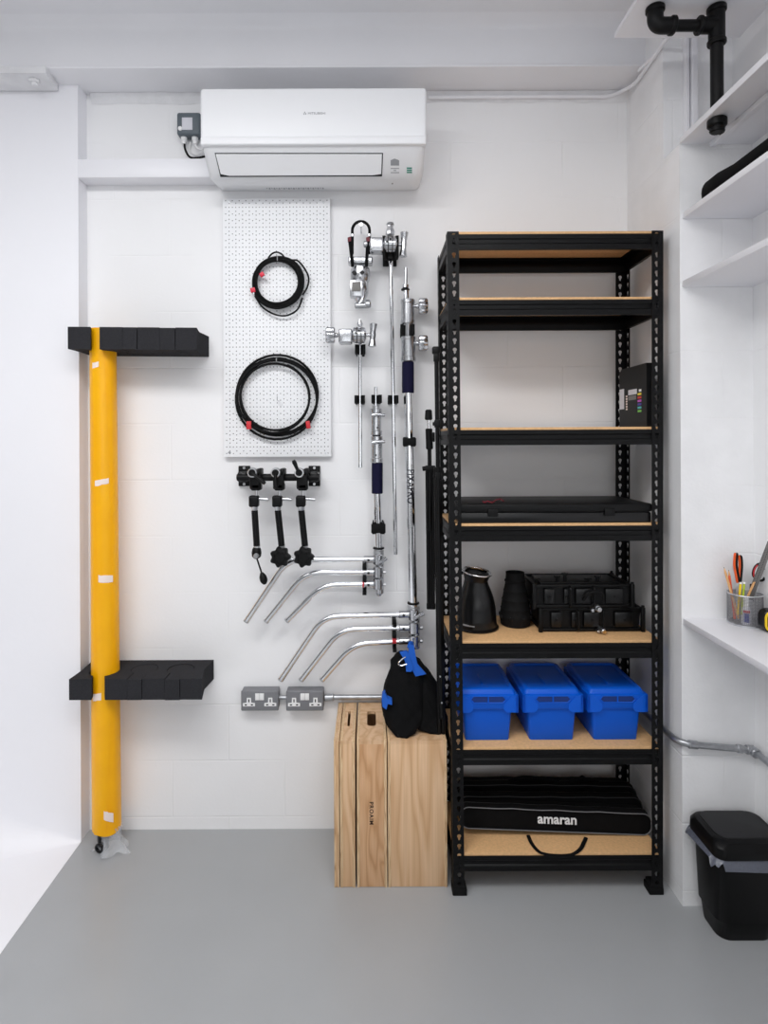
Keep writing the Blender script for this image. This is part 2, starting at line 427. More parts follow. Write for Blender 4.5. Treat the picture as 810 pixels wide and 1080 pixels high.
# hanging board and black pipe
zb = 2.883
plank('ceiling_board', X(649.5, 1.96), 1.225, -.6, 1.96, zb, zb+.016, 'white board under the ceiling that the black pipe hangs from', 'board')
t = thing('pipe_fitting', 'black iron pipe with elbow and tee hanging from the white ceiling board', 'pipe')
py_, px_ = 1.82, X(756, 1.82, 60); xe = X(691, 1.82, 20); zh = Z(27, 1.82, 720)
m = MB(); m.cyl((px_, py_, zb-.004), (px_, py_, z1-.012), .0185, n=24); m.build('pipe', M_blk, t)
m = MB(); m.cyl((xe+.02, py_, zh), (px_-.02, py_, zh), .0165, n=24); m.build('pipe', M_blk, t)
m = MB(); m.cyl((px_, py_, zh+.042), (px_, py_, zh-.05), .0235, n=24, bev=.003); m.cyl((px_, py_, zh), (px_-.055, py_, zh), .0235, n=24, bev=.003)
m.cyl((px_-.047, py_, zh), (px_-.06, py_, zh), .027, n=24, bev=.003); m.cyl((px_, py_, zh-.045), (px_, py_, zh-.06), .027, n=24, bev=.003); m.cyl((px_, py_, zh+.04), (px_, py_, zb), .028, n=24, bev=.003)
m.build('tee_joint', M_blk, t)
m = MB(); m.tube(bez([(xe, py_, zb-.004), (xe, py_, zh), (xe+.055, py_, zh)], .036, 10), .0235, 20); m.cyl((xe, py_, zb), (xe, py_, zb-.016), .028, n=24, bev=.003)
m.cyl((xe+.045, py_, zh), (xe+.06, py_, zh), .0275, n=24, bev=.003); m.build('elbow_joint', M_blk, t)
m = MB(); m.cyl((px_, py_, z1), (px_, py_, z1-.026), .028, n=24, bev=.004); m.cyl((px_, py_, z1-.02), (px_, py_, z1-.042), .021, n=20, bev=.004)
m.tube([(px_+.021*math.cos(i*.7), py_+.021*math.sin(i*.7), z1-.026-.0012*i*.7) for i in range(20)], .0016, 6)
m.build('end_cap', M_blk, t)
# black padded case on the shelf
zs = z2+.02
sec = lambda w, h, n=20: [(w*math.copysign(abs(math.cos(a))**.6, math.cos(a)), h*(1+math.copysign(abs(math.sin(a))**.6, math.sin(a)))) for a in [2*math.pi*i/n for i in range(n)]]
m = MB(); rs = []
for y, k, h in ((1.90, .55, .024), (1.893, .85, .030), (1.87, .97, .032), (1.80, 1, .032), (1.72, 1, .026), (1.5, 1, .026), (1.0, 1, .026), (.7, .9, .024), (.68, .6, .018)):
    rs.append([V(1.112+.062*k*a/.062*.062/.062*1.0 if False else 1.112+a*k, y, zs+b) for a, b in sec(.062, h)])
m.rings(rs); o = m.build('padded_case', M_nylon); tag(o, 'long black padded case with rounded end on the upper right shelf', 'case')

# ============================================================ counter things
t = thing('pencil_cup', 'silver wire mesh pencil cup standing on the white counter', 'cup')
cx, cy, cr, ch = X(785, 1.915), 1.915, .050, .098
m = MB(); n = 64; k = 22
m.rings([[V(cx+cr*math.cos(2*math.pi*i/n), cy+cr*math.sin(2*math.pi*i/n), ZD+.004+ch*j/k*.96) for i in range(n)] for j in range(k+1)], cap=False)
o = m.build('mesh_wall', M_mesh, t); mod(o, 'WIREFRAME', thickness=.0012)
m = MB(); m.torus((cx, cy, ZD+ch), (0, 0, 1), cr, .0026, 40); m.build('rim', M_steel, t)
m = MB(); m.cyl((cx, cy, ZD), (cx, cy, ZD+.006), cr+.001, n=40, bev=.001); m.build('base', M_steel, t)
CY_ = 1.915
def pp(px, py, dd=0): return P(px, py, CY_+dd)
def pencil(a, b, body, label, tipc=M_dark):
    t = thing('pencil', label, 'pencil'); a, b = Vector(a), Vector(b); L = (b-a).length; u = (b-a).normalized()
    m = MB(); m.cyl(a, a+u*(L-.018), .0037, n=6); m.build('barrel', body, t)
    m = MB(); m.cyl(a+u*(L-.018), a+u*(L-.004), .0036, .001, n=12); m.build('sharpened_cone', M_pencil, t)
    m = MB(); m.cyl(a+u*(L-.004), b, .0012, .0003, n=8); m.build('lead', tipc, t)
    return t
pencil(pp(779, 652.5, -.02), pp(763.5, 598, .012), M_pencil, 'natural wood pencil leaning left in the mesh cup')
pencil(pp(775, 653, -.005), pp(768.5, 601, .025), M_orange, 'orange pencil behind the natural wood one in the mesh cup')
# pliers
t = thing('pliers', 'pliers with orange and black handles upright in the mesh cup', 'pliers')
for s_, mm, tt in ((-1, M_orange, 'left'), (1, M_orange, 'right')):
    m = MB(); x0 = 776+s_*2.0
    pts = spl([pp(778.5, 618, .01), pp(778.2+s_*1.4, 608, .01), pp(777.6+s_*2.8, 597, .01), pp(777.5+s_*2.4, 588, .01), pp(777+s_*1.4, 583+(s_+1)*2, .01)], 5)
    m.tube(pts, [.0035]*3+[.0046]*(len(pts)-5)+[.0035, .002], 10); h = m.build('handle', M_orange, t)
    m = MB(); q = [p+V(.0040, -.001, .0005) for p in pts]; m.tube(q, [.0035]*3+[.0052]*(len(pts)-5)+[.004, .002], 10); m.build('grip_strip', M_blk, h)
m = MB(); m.box((-.006, -.004, -.07), (.006, .004, .004), .002, M=Matrix.Translation(pp(778.8, 619, .01))); m.cyl(pp(778.8, 617, .004), pp(778.8, 617, .016), .007, n=14); m.build('jaw', M_steel, t)
# glue bottle
t = thing('glue_bottle', 'small white glue bottle with red and blue label inside the mesh cup', 'bottle')
gx, gy = X(786.5, 1.895, 645), 1.893
m = MB(); m.lathe([(.012, 0), (.0135, .002), (.0135, .045), (.012, .052), (.007, .056)], (gx, gy, ZD+.006), n=24); m.build('body', M_glue, t)
m = MB(); m.lathe([(.0085, .055), (.0078, .082), (.0065, .084)], (gx, gy, ZD+.006), n=20); m.build('cap', M_white, t)
m = MB()
for a0, a1, z0, z1_, mm, nn in ((-2.6, -1.5, .008, .036, M_lblue, 'label'), (-2.7, -1.2, .037, .045, M_red, 'label')):
    m = MB(); m.rings([[V(gx+.0139*math.cos(a0+(a1-a0)*i/8), gy+.0139*math.sin(a0+(a1-a0)*i/8), ZD+.006+z) for i in range(9)] for z in (z0, z1_)], cap=False, closed=False); m.build(nn, mm, t)
# ruler
t = thing('steel_ruler', 'perforated steel ruler leaning right out of the mesh cup', 'ruler')
a, b = pp(795, 620, -.006), pp(813.5, 571, -.065); u = (b-a).normalized(); w = u.cross(V(0, 1, 0)).normalized()
a = a-u*.07
m = MB(); m.prism([a-w*.011, a+w*.011, b+w*.011, b-w*.011], (0, .0014, 0)); r_ = m.build('blade', M_grey, t)
m = MB()
for i in range(26):
    c = a+u*(.075+.0055*i)
    if (b-c).dot(u) < .004: break
    m.cyl(c+V(0, -.0004, 0), c, .0014, n=8); m.prism([c+w*.006+V(0, -.0004, 0), c+w*.011+V(0, -.0004, 0), c+w*.011+u*.0012+V(0, -.0004, 0), c+w*.006+u*.0012+V(0, -.0004, 0)], (0, .0004, 0))
m.build('graduation', M_dark, r_)
# scissors
t = thing('scissors', 'scissors with black and dark red finger loops in the mesh cup', 'scissors')
c = pp(799, 602, .012); m = MB(); pts = [c+V(.013*math.cos(a)+.006*math.sin(a), 0, .022*math.sin(a)) for a in [2*math.pi*i/24 for i in range(24)]]
m.tube(pts, .0042, 10, True); h = m.build('handle', M_blk, t)
m = MB(); m.tube([p+V(-.001, -.0035, 0) for p in pts[8:17]], .0022, 8); m.build('inlay', M_red, h)
m = MB(); c2 = pp(804.5, 606, .010); m.tube([c2+V(.012*math.cos(a)+.006*math.sin(a), 0, .02*math.sin(a)) for a in [2*math.pi*i/24 for i in range(24)]], .004, 10, True); m.build('handle', M_blk, t)
m = MB(); m.prism([pp(797, 611, .02), pp(802, 612, .02), pp(787, 652, 0), pp(785, 650, 0)], (0, .003, 0)); m.build('blade', M_steel, t)
# wooden stick, markers
m = MB(); a, b = pp(785, 638, -.02), pp(799, 607, -.012); u = (b-a).normalized(); w = u.cross(V(0, 1, 0))
m.prism([a-w*.003, a+w*.003, b+w*.003, b-w*.003], (0, .003, 0)); tag(m.build('wooden_stick', M_pencil), 'flat wooden stick leaning in the mesh cup before the scissors', 'stick')
for px0, px1, body, lab in ((781.3, 780, M_yelp, 'yellow marker pen with white cap in the mesh cup'), (785, 784, M_lime, 'lime green marker pen with white cap in the mesh cup')):
    t = thing('marker_pen', lab, 'pen'); a, b = pp(px1-2, 648, -.02), pp(px0, 614, -.01); u = (b-a).normalized()
    m = MB(); m.cyl(a, b-u*.006, .0034, n=14); m.build('barrel', body, t)
    m = MB(); m.cyl(b-u*.006, b, .0040, n=14, bev=.001); m.build('cap', M_white, t)
for x_, y_, dd in ((774.5, 617, .02), (796, 617, -.02)):
    pass
t = thing('screwdriver', 'black handled screwdriver deep in the mesh cup', 'screwdriver')
a, b = pp(790, 652, .02), pp(794, 616, .026); u = (b-a).normalized()
m = MB(); m.cyl(b-u*.055, b, .007, .0085, n=12, bev=.002); m.build('handle', M_blk, t)
m = MB(); m.cyl(a, b-u*.05, .0025, n=8); m.build('shaft', M_steel, t)
# tape measure
t = thing('tape_measure', 'black and yellow tape measure at the right edge of the counter', 'tape measure')
c = V(X(814, 1.84, 650), 1.84, ZD+.034)
def rr(cx, cz, w, h, r, y, n=6):
    out = []
    for (sx, sz, a0) in ((1, 1, 0), (-1, 1, 90), (-1, -1, 180), (1, -1, 270)):
        for i in range(n+1):
            a = math.radians(a0+90*i/n); out.append(V(cx+sx*(w-r)+r*math.cos(a), y, cz+sz*(h-r)+r*math.sin(a)))
    return out
m = MB(); m.rings([rr(c.x, c.z, .030, .030, .018, c.y-.018), rr(c.x, c.z, .034, .034, .021, c.y-.014), rr(c.x, c.z, .034, .034, .021, c.y+.014), rr(c.x, c.z, .030, .030, .018, c.y+.018)]); m.build('case', M_blkg, t)
m = MB(); m.tube(rr(c.x, c.z, .029, .029, .018, c.y-.017), .0036, 8, True); m.build('bumper', M_yelp, t)
m = MB(); m.cyl((c.x, c.y-.0195, c.z), (c.x, c.y-.017, c.z), .014, n=24); m.build('hub_badge', M_yelp, t)
m = MB(); m.cyl((c.x, c.y-.021, c.z), (c.x, c.y-.019, c.z), .009, n=24); m.build('hub_centre', M_blk, t)

# ============================================================ bin
t = thing('waste_bin', 'small black waste bin with charcoal lid beside the white pilaster', 'bin')
def rrect(x0, x1, y0, y1, r, z, n=6):
    out = []
    for cx_, cy_, a0 in ((x1-r, y1-r, 0), (x0+r, y1-r, 90), (x0+r, y0+r, 180), (x1-r, y0+r, 270)):
        for i in range(n+1):
            a = math.radians(a0+90*i/n); out.append(V(cx_+r*math.cos(a), cy_+r*math.sin(a), z))
    return out
bx0, bx1, by0, by1 = 1.044, 1.268, 1.792, 1.966
m = MB(); m.rings([rrect(1.078, 1.245, 1.838, 1.955, .035, 0), rrect(1.076, 1.247, 1.835, 1.957, .038, .006), rrect(1.070, 1.250, 1.825, 1.960, .035, .06), rrect(1.066, 1.252, 1.826, 1.962, .03, .064), rrect(1.055, 1.264, 1.802, 1.964, .03, .285)])
m.build('bucket', M_bin, t)
m = MB(); m.rings([rrect(bx0, bx1, by0, by1, .03, .279), rrect(bx0-.003, bx1+.003, by0-.003, by1+.003, .032, .283), rrect(bx0-.002, bx1+.002, by0-.002, by1+.002, .032, .312), rrect(bx0+.006, bx1-.006, by0+.008, by1-.006, .034, .326), rrect(bx0+.016, bx1-.016, by0+.022, by1-.014, .034, .329)])
m.build('lid_frame', M_bin, t)
m = MB(); m.rings([rrect(bx0+.022, bx1-.022, by0+.026, by1-.012, .034, .3275), rrect(bx0+.023, bx1-.023, by0+.028, by1-.013, .033, .3315), rrect(bx0+.03, bx1-.03, by0+.04, by1-.02, .03, .3325)]); m.build('lid_flap', M_binlid, t)
m = MB(); n = 48; base = rrect(bx0+.003, bx1-.003, by0+.006, by1-.004, .03, 0, 11); n = len(base); cc = V((bx0+bx1)/2, (by0+by1)/2, 0)
rs = [[], [], []]
for i, p in enumerate(base):
    u = (p-cc); u.z = 0; u.normalize(); f = .5+.5*math.sin(i*1.1)*math.cos(i*.37)
    lf = 1 if (p.x < cc.x-.06 or (p.x > cc.x-.01 and p.y < cc.y)) else .25
    near = max(0, -u.x)
    rs[0].append(V(p.x, p.y, .300)-u*.002); rs[1].append(V(p.x, p.y, .281-.004*f)+u*(.004+.004*near*lf))
    rs[2].append(V(p.x, p.y, .272-.034*lf*(.25+.75*f)+.016*near)+u*(.004+.014*near+.008*f*lf))
m.rings(rs, cap=False); o = m.build('bin_liner', M_liner, t, smooth=80); mod(o, 'SOLIDIFY', thickness=.0008)

# ============================================================ air conditioner
t = thing('air_conditioner', 'white wall mounted air conditioner unit at the top of the wall', 'air conditioner')
xl, xr = X(211, 2.13, 120), X(450, 2.13, 120)
def yz(prof, x0, x1, m, r=0):
    m.prism([V(x0, y, z) for y, z in prof], (x1-x0, 0, 0))
FD = 2.128
m = MB(); m.box((xl, FD, 2.642), (xr, 2.20, 2.826), .012, 4)
m.build('front_panel', M_ac, t)
m = MB(); m.box((xl+.002, FD-.006, 2.618), (xr-.002, 2.18, 2.648), .006, 3); m.build('panel_lip', M_ac, t)
low = [(2.140, 2.640), (2.136, 2.622), (2.150, 2.600), (2.205, 2.548), (2.222, 2.537), (2.245, 2.532), (2.372, 2.556), (2.3755, 2.57), (2.3755, 2.815), (2.14, 2.815)]
m = MB(); rs = []
for x, ins in ((xl+.004, .030), (xl+.009, .012), (xl+.02, .003), (xl+.04, 0), (xr-.04, 0), (xr-.02, .003), (xr-.009, .012), (xr-.004, .030)):
    rs.append([V(x, y, z+(ins if z < 2.61 else 0)) for y, z in low])
m.rings(rs); m.build('housing', M_ac2, t)
A, B = V(0, 2.150, 2.600), V(0, 2.205, 2.548)
nn = V(1, 0, 0).cross(B-A).normalized()
if nn.y > 0: nn = -nn
def sl(px, py, lift=0): return hit(px, py, A+nn*lift, nn)
def slq(m, q, l0, l1): m.rings([[sl(x, y, 0)+nn*l0 for x, y in q], [sl(x, y, 0)+nn*l1 for x, y in q]])
m = MB(); slq(m, [(226.5, 161.3), (404, 161.3), (403, 186), (232.5, 186.6)], -.002, .0009); m.build('louvre_gap', M_dark, t)
m = MB(); slq(m, [(227.8, 162.3), (402.8, 162.3), (402, 183), (393, 184.2), (242, 184.8), (233, 183)], .0005, .005); m.build('louvre', M_ac, t)
m = MB(); slq(m, [(412, 169), (416, 167.2), (421, 169), (421, 174.5), (412, 174.5)], .0002, .0009); m.build('label', M_txtg, t)
for i, (mm, a, b, c, d) in enumerate(((M_txtg, 412, 421, 177.2, 178), (M_txtg, 415, 418, 179.4, 180.2), (M_txtg, 412, 421, 181.6, 182.4))):
    m = MB(); slq(m, [(a, c), (b, c), (b, d), (a, d)], .0002, .0009); m.build('label', mm, t)
for y in (177.3, 179.6, 181.8):
    m = MB(); slq(m, [(429, y-.7), (434.5, y-.7), (434.5, y+.6), (429, y+.6)], .0002, .0012); m.build('indicator_light', M_green, t)
m = MB()
for i in range(24):
    a = 282+i*2.55; p = P(a, 196.2, 2.33); zf = 2.532+(2.33-2.245)*.024/.127

    m.box((p.x-.0028, 2.30, zf-.0022), (p.x+.0028, 2.325+.006*(i % 2), zf+.004))
m.build('underside_label', M_txtg, t)
fp = lambda px, py: hit(px, py, V(0, FD-.0003, 0), V(0, 1, 0))
q = fp(334, 119.5); text('MITSUBISHI', 'brand_lettering', M_txtg, t, lambda u, v, w: V(q.x+u, FD-.0004-w, q.z+v*.9), .062, .0)
m = MB(); q2 = fp(321.5, 119.6)
for dx, dz in ((0, .0035), (-.0032, -.002), (.0032, -.002)): m.prism([V(q2.x+dx, FD-.001, q2.z+dz+.0032), V(q2.x+dx+.0022, FD-.001, q2.z+dz), V(q2.x+dx, FD-.001, q2.z+dz-.0032), V(q2.x+dx-.0022, FD-.001, q2.z+dz)], (0, .0012, 0))
m.build('brand_emblem', M_txtg, t)
m = MB(); slq(m, [(413, 193), (414.5, 193), (414.5, 194.2), (413, 194.2)], .0, .001)
m.build('screw_cover', M_grey, t)

# isolator switch with its two cables
t = thing('isolator_switch', 'slate grey isolator switch box with white label left of the air conditioner', 'switch')
a, b = P(186.5, 142.5, 2.33), P(210, 118.5, 2.33)
m = MB(); m.box((a.x, 2.325, a.z), (b.x+.006, WALL, b.z), .010, 3); m.build('enclosure', M_slate, t)
a, b = P(192, 137, 2.324), P(203, 124, 2.324)
m = MB(); m.box((a.x, 2.322, a.z), (b.x, 2.326, b.z), .0008); m.build('label', M_label, t)
c = P(190, 135.5, 2.323); m = MB(); m.cyl((c.x, 2.320, c.z), (c.x, 2.326, c.z), .0085, n=20, bev=.001); m.build('rotary_knob', M_white, t)
for px in (194, 205.5):
    c = P(px, 143, 2.35); m = MB(); m.cyl((c.x, 2.35, c.z+.004), (c.x, 2.35, c.z-.022), .0125, n=8, bev=.001); m.cyl((c.x, 2.35, c.z-.02), (c.x, 2.35, c.z-.034), .010, .008, n=16); m.build('cable_gland', M_white, t)
c = P(194.5, 151, 2.35); e = P(216, 166, 2.35)
m = MB(); m.tube(spl([c, P(195.5, 158, 2.35), P(200, 165.5, 2.35), P(208, 166.5, 2.35), P(216, 165, 2.345)], 6), .0042, 10); m.build('cable', M_blk, t)
m = MB(); m.tube(spl([P(205.5, 151, 2.35), P(208, 156, 2.35), P(214, 158, 2.345)], 6), .004, 10); m.build('cable', M_white, t)
m = MB(); m.tube(spl([P(201, 150, 2.365), P(200, 158, 2.365), P(206, 163, 2.365), P(214, 160, 2.36)], 6), .003, 8); m.build('cable', M_white, t)

# ============================================================ pegboard with hooks, cable coils
t = thing('pegboard', 'white perforated pegboard panel mounted on the wall under the air conditioner', 'pegboard')
a, b = P(236, 482, 2.350), P(348, 209, 2.350)
m = MB(); m.box((a.x, 2.350, a.z), (b.x, 2.356, b.z), .001); m.build('panel', M_peg, t)
m = MB()
for x in (a.x+.004, b.x-.024): m.box((x, 2.356, a.z+.005), (x+.02, WALL, b.z-.005))
m.box((a.x+.004, 2.356, b.z-.025), (b.x-.004, WALL, b.z-.005)); m.box((a.x+.004, 2.356, a.z+.005), (b.x-.004, WALL, a.z+.025)); m.build('batten', M_board, t)
for px, py in ((242, 213), (341, 213), (242, 477.5), (343, 478)):
    c = P(px, py, 2.349); m = MB(); m.cyl((c.x, 2.348, c.z), (c.x, 2.351, c.z), .005, n=16, bev=.0008); m.build('screw', M_steel, t)
for px, py in ((293, 276), (292, 382.5), (293, 422.5)):
    c = P(px, py, 2.33); m = MB(); m.tube(bez([(c.x, 2.352, c.z), (c.x, 2.318, c.z), (c.x, 2.316, c.z+.016)], .006), .0021, 8); m.build('peg_hook', M_steel, t)
def coil(name, label, cpx, cpy, rx, rz, turns, rj, cr, extra, tabs, seed):
    rnd = random.Random(seed); t = thing(name, label, 'cable')
    c = P(cpx, cpy, 2.335); pts = []; n = 40; tot = int(turns*n)
    ph = [rnd.uniform(0, 6.28) for _ in range(20)]
    for i in range(tot):
        a = -2*math.pi*i/n+1.2; k = i/n; q = int(k)
        j = rj*math.sin(k*2.3+ph[0])+rj*.5*math.sin(a*.5+ph[1]+k)
        ox, oz = rj*.7*math.sin(k*1.7+ph[2]), rj*.7*math.sin(k*1.3+ph[3])
        pts.append(c+V((rx+j)*math.cos(a)+ox, -.008+.007*math.sin(k*1.9+ph[4]), (rz+j)*math.sin(a)+oz))
    m = MB(); m.tube(pts, cr, 8); m.build('cord', M_blkr, t)
    for e in extra:
        m = MB(); m.tube(spl([P(x, y, 2.329) for x, y in e], 7), cr, 8); m.build('cord', M_blkr, t)
    for (x, y, w, h, ang, mm) in tabs:
        p = P(x, y, 2.318); Mx = Matrix.Translation(p)@Matrix.Rotation(ang, 4, 'Y')
        m = MB(); m.box((-w/2, -.005, -h/2), (w/2, .007, h/2), .0015, M=Mx); q = m.build('connector', mm, t)
        m = MB(); m.cyl(Mx@V(0, .001, -h/2), Mx@V(0, .001, -h/2-.008), .0035, n=10); m.build('pin', M_steel, q)
    return t
coil('coiled_cable', 'tightly bundled thin black cable coil, upper one on the pegboard', 293.5, 298.5, .0925, .0905, 14, .0082, .0035,
     [[(283, 272), (287, 267.5), (292, 266), (297, 268), (300, 272)], [(306, 274.5), (314, 275), (321, 283), (325.5, 293), (324, 303), (319, 311)], [(319, 314), (314, 326), (305, 332), (296, 333), (286, 330), (276, 323), (269, 312)]],
     [(276.3, 289.5, .018, .016, -.6, M_pink), (266.8, 306, .019, .018, -.2, M_pink)], 3)
coil('coiled_cable', 'wider loose black cable coil with red plugs, lower one on the pegboard', 292.0, 418.8, .150, .1465, 5, .010, .0048,
     [], [(262.5, 448.5, .019, .032, .0, M_red), (325, 448, .016, .030, -.15, M_red)], 5)

# ============================================================ magic arm rail and arms
DW = 2.30
t = thing('mounting_rail', 'short black rail on two wall brackets holding three articulated arms', 'rail')
m = MB(); a, b = P(250, 503.5, DW), P(337, 503.5, DW); m.cyl(a, b, .014, n=24, bev=.002); m.build('tube', M_blk, t)
for x0, x1 in ((251.5, 263.5), (325.5, 337.5)):
    p, q = P(x0, 512.8, 2.365), P(x1, 491.3, 2.365); m = MB(); m.box((p.x, 2.364, p.z), (q.x, WALL, q.z), .002)
    g = m.build('bracket', M_blk, t)
    c = P((x0+x1)/2, 502.5, 2.33); m = MB(); m.box((c.x-.018, 2.29, c.z-.019), (c.x+.018, 2.366, c.z+.019), .006, 3); m.build('saddle', M_blkg, g)
    for yy in (493.5, 510.5):
        c = P((x0+x1)/2, yy, 2.363); m = MB(); m.cyl((c.x, 2.360, c.z), (c.x, 2.366, c.z), .0055, n=14, bev=.001); m.build('screw', M_steel, g)
def arm(px, lean, kind, lever, label):
    t = thing('articulated_arm', label, 'clamp arm', 'articulated arms on the black rail')
    D = 2.275
    def q(x, y, d=D): return P(x, y, d)
    m = MB(); c = q(px, 505); m.box((c.x-.023, 2.262, c.z-.040), (c.x+.020, 2.285, c.z+.030), .006, 3)
    m.box((c.x-.023, 2.262, c.z+.012), (c.x-.006, 2.318, c.z+.034), .005); m.box((c.x+.004, 2.262, c.z+.010), (c.x+.022, 2.318, c.z+.040), .005)
    m.box((c.x-.018, 2.262, c.z-.045), (c.x+.018, 2.315, c.z-.018), .006); m.build('clamp', M_blk, t)
    k = q(px-3.6, 498.5, 2.25); m = MB(); m.cyl((k.x, 2.240, k.z), (k.x, 2.264, k.z), .0185, n=24, bev=.002); g = m.build('knob_ring', M_steel, t)
    m = MB(); m.cyl((k.x, 2.233, k.z), (k.x, 2.242, k.z), .013, n=20, bev=.002); m.build('knob_cap', M_blk, g)
    e = P(lever[0], lever[1], 2.225); s0 = V(k.x, 2.234, k.z)
    m = MB(); m.tube([s0, s0.lerp(e, .3), s0.lerp(e, .85), e], [.007, .006, .0085, .006], 10); m.build('lever', M_blk, t)
    m = MB(); m.cyl(q(px+.2, 512), q(px+.2, 526), .0055, n=12); m.build('spigot', M_steel, t)
    c = q(px-1.6, 528); m = MB(); m.box((c.x-.020, 2.258, c.z-.024), (c.x+.017, 2.292, c.z+.020), .007, 3); s_ = m.build('socket_head', M_blk, t)
    m = MB(); m.cyl(q(px+3, 526), q(px+13.3, 526.8), .0065, n=14, bev=.0015); m.build('stud', M_steel, t)
    m = MB(); a = q(px-1.6, 533.5); b = q(px-1.5+lean*.05, 538.5); m.cyl(a, b, .0145, .012, n=18, bev=.002); m.build('collar', M_steel, t)
    m = MB(); a = q(px-1.5, 538); b = q(px-1.5+lean, 577); m.cyl(a, b, .0125, n=18, bev=.002); br = m.build('arm_tube', M_blk, t)
    for o_ in (-.006, .001): 
        m = MB(); m.cyl(a+V(o_, -.0115, -.004), b+V(o_, -.0115, .004), .0014, n=6); m.build('seam', M_blkg, br)
    m = MB(); m.cyl(b+V(0, 0, .006), b+V(0, 0, -.006), .0128, n=18, bev=.001); m.build('collar', M_steel, t)
    bx = px-1.5+lean
    if kind == 'knob':
        c = q(bx-1.0, 586.8, 2.25); m = MB(); N = 72
        f = lambda s, y: [V(c.x+s*(.036+.0042*math.cos(7*a))*math.cos(a), y, c.z+s*(.036+.0042*math.cos(7*a))*math.sin(a)) for a in [2*math.pi*i/N for i in range(N)]]
        m.rings([f(.9, 2.252), f(1, 2.247), f(1, 2.232), f(.92, 2.226), f(.6, 2.224), f(.55, 2.227)]); m.build('lobed_knob', M_blk, t)
        m = MB(); m.cyl(q(bx+.6, 578, 2.265), q(bx+.9, 592, 2.265), .015, n=18, bev=.003); m.build('joint', M_blk, t)
    else:
        m = MB(); m.lathe([(.010, 0), (.017, .012), (.019, .026), (.017, .040), (.008, .048)], q(bx, 576, 2.275), (-.05, 0, -1), 18); m.build('joint', M_blk, t)
        c = q(bx-1, 586.5, 2.25); m = MB(); m.cyl((c.x, 2.248, c.z), (c.x, 2.27, c.z), .010, n=18, bev=.002); m.build('bolt', M_steel, t)
        a, b = q(bx, 589, 2.255), q(bx+5, 604, 2.255); m = MB(); m.cyl(a, b, .0032, n=10); m.build('lever_rod', M_blk, t)
        m = MB(); e = q(bx+8.7, 616, 2.255); pts = [b.lerp(e, i/6) for i in range(7)]; m.tube(pts, [.006, .010, .0135, .0145, .0145, .012, .006], 14); m.build('lever_grip', M_blk, t)
    return t
arm(270, 2.4, 'lever', (279.5, 510), 'leftmost black articulated arm ending in a thin lever with paddle grip')
arm(294.5, 4.2, 'knob', (291, 515), 'middle black articulated arm ending in a lobed knob, clamp lever hanging down')
arm(319.3, 4.0, 'knob', (309.5, 485.5), 'right black articulated arm ending in a lobed knob, clamp lever pointing up')
m = MB(); m.cyl(P(303, 589.6, 2.24), P(309, 589.6, 2.24), .005, n=12, bev=.001); c = m.build('spigot', M_steel, bpy.data.objects['articulated_arm.002'])
# ============================================================ grip hardware on the wall
DP = 2.315                               # depth of pole centres
def clip(px, py, w, h, label, D=DP, thin=.009, band=False):
    t = thing('spring_clip', label, 'clip', 'black clips screwed to the wall')
    c = P(px, py, D); hw = w/2*D/F; hh = h/2*D/F
    m = MB(); m.box((c.x-hw*.8, WALL-.012, c.z-hh), (c.x+hw*.8, WALL, c.z+hh), .003); m.box((c.x-.009, D+.014, c.z-hh*.8), (c.x+.009, WALL, c.z+hh*.8)); m.build('base', M_blk, t)
    for s in (-1, 1):
        m = MB(); pts = []
        inner = max(hw-.015, .009)
        for y, x in ((D+.020, .003), (D+.014, inner*.9), (D, inner+.006), (D-.014, inner+.001), (D-.022, inner+.007)):
            pts.append((c.x+s*x, y))
        rs = []
        for z in (c.z-hh, c.z+hh):
            out = [V(x-s*thin*.5, y, z) for x, y in pts]+[V(x+s*thin*.5, y, z) for x, y in reversed(pts)]
            rs.append(out)
        m.rings(rs); m.build('jaw', M_blkr, t)
    if band:
        m = MB(); m.box((c.x-hw, D-.024, c.z-hh*.8), (c.x+hw, D-.020, c.z+hh*.8), .0015); m.build('strap', M_blkr, t)
    return t
def thandle(t, c, r, ax=1):
    "sand-cast T handle: hub stem along x, bar vertical"
    m = MB(); c = Vector(c)
    m.cyl(c, c+V(.022*ax, 0, 0), .008, .007, n=14)
    cc = c+V(.028*ax, 0, 0)
    m.lathe([(.009, -r), (.0155, -r*.93), (.013, -r*.6), (.0105, -.3*r), (.0125, 0), (.0105, .3*r), (.013, r*.6), (.0155, r*.93), (.009, r)], cc, (.06, 0, 1), 16)
    m.sphere(cc, .0125, n=14); m.build('handle', M_cast, t)
def gear(t, c, ax=1, name='clamp_knob'):
    m = MB(); c = Vector(c); m.cyl(c, c+V(.02*ax, 0, 0), .0065, n=12); m.sphere(c+V(.012*ax, 0, 0), .010, n=12)
    n = 40; f = lambda x, k: [c+V(x*ax, (.026+.003*math.cos(6*a))*k*math.cos(a)*.8, (.030+.003*math.cos(6*a))*k*math.sin(a)) for a in [2*math.pi*i/n for i in range(n)]]
    m.rings([f(.017, .85), f(.021, 1), f(.047, 1), f(.052, .85)]); m.build(name, M_cast, t)
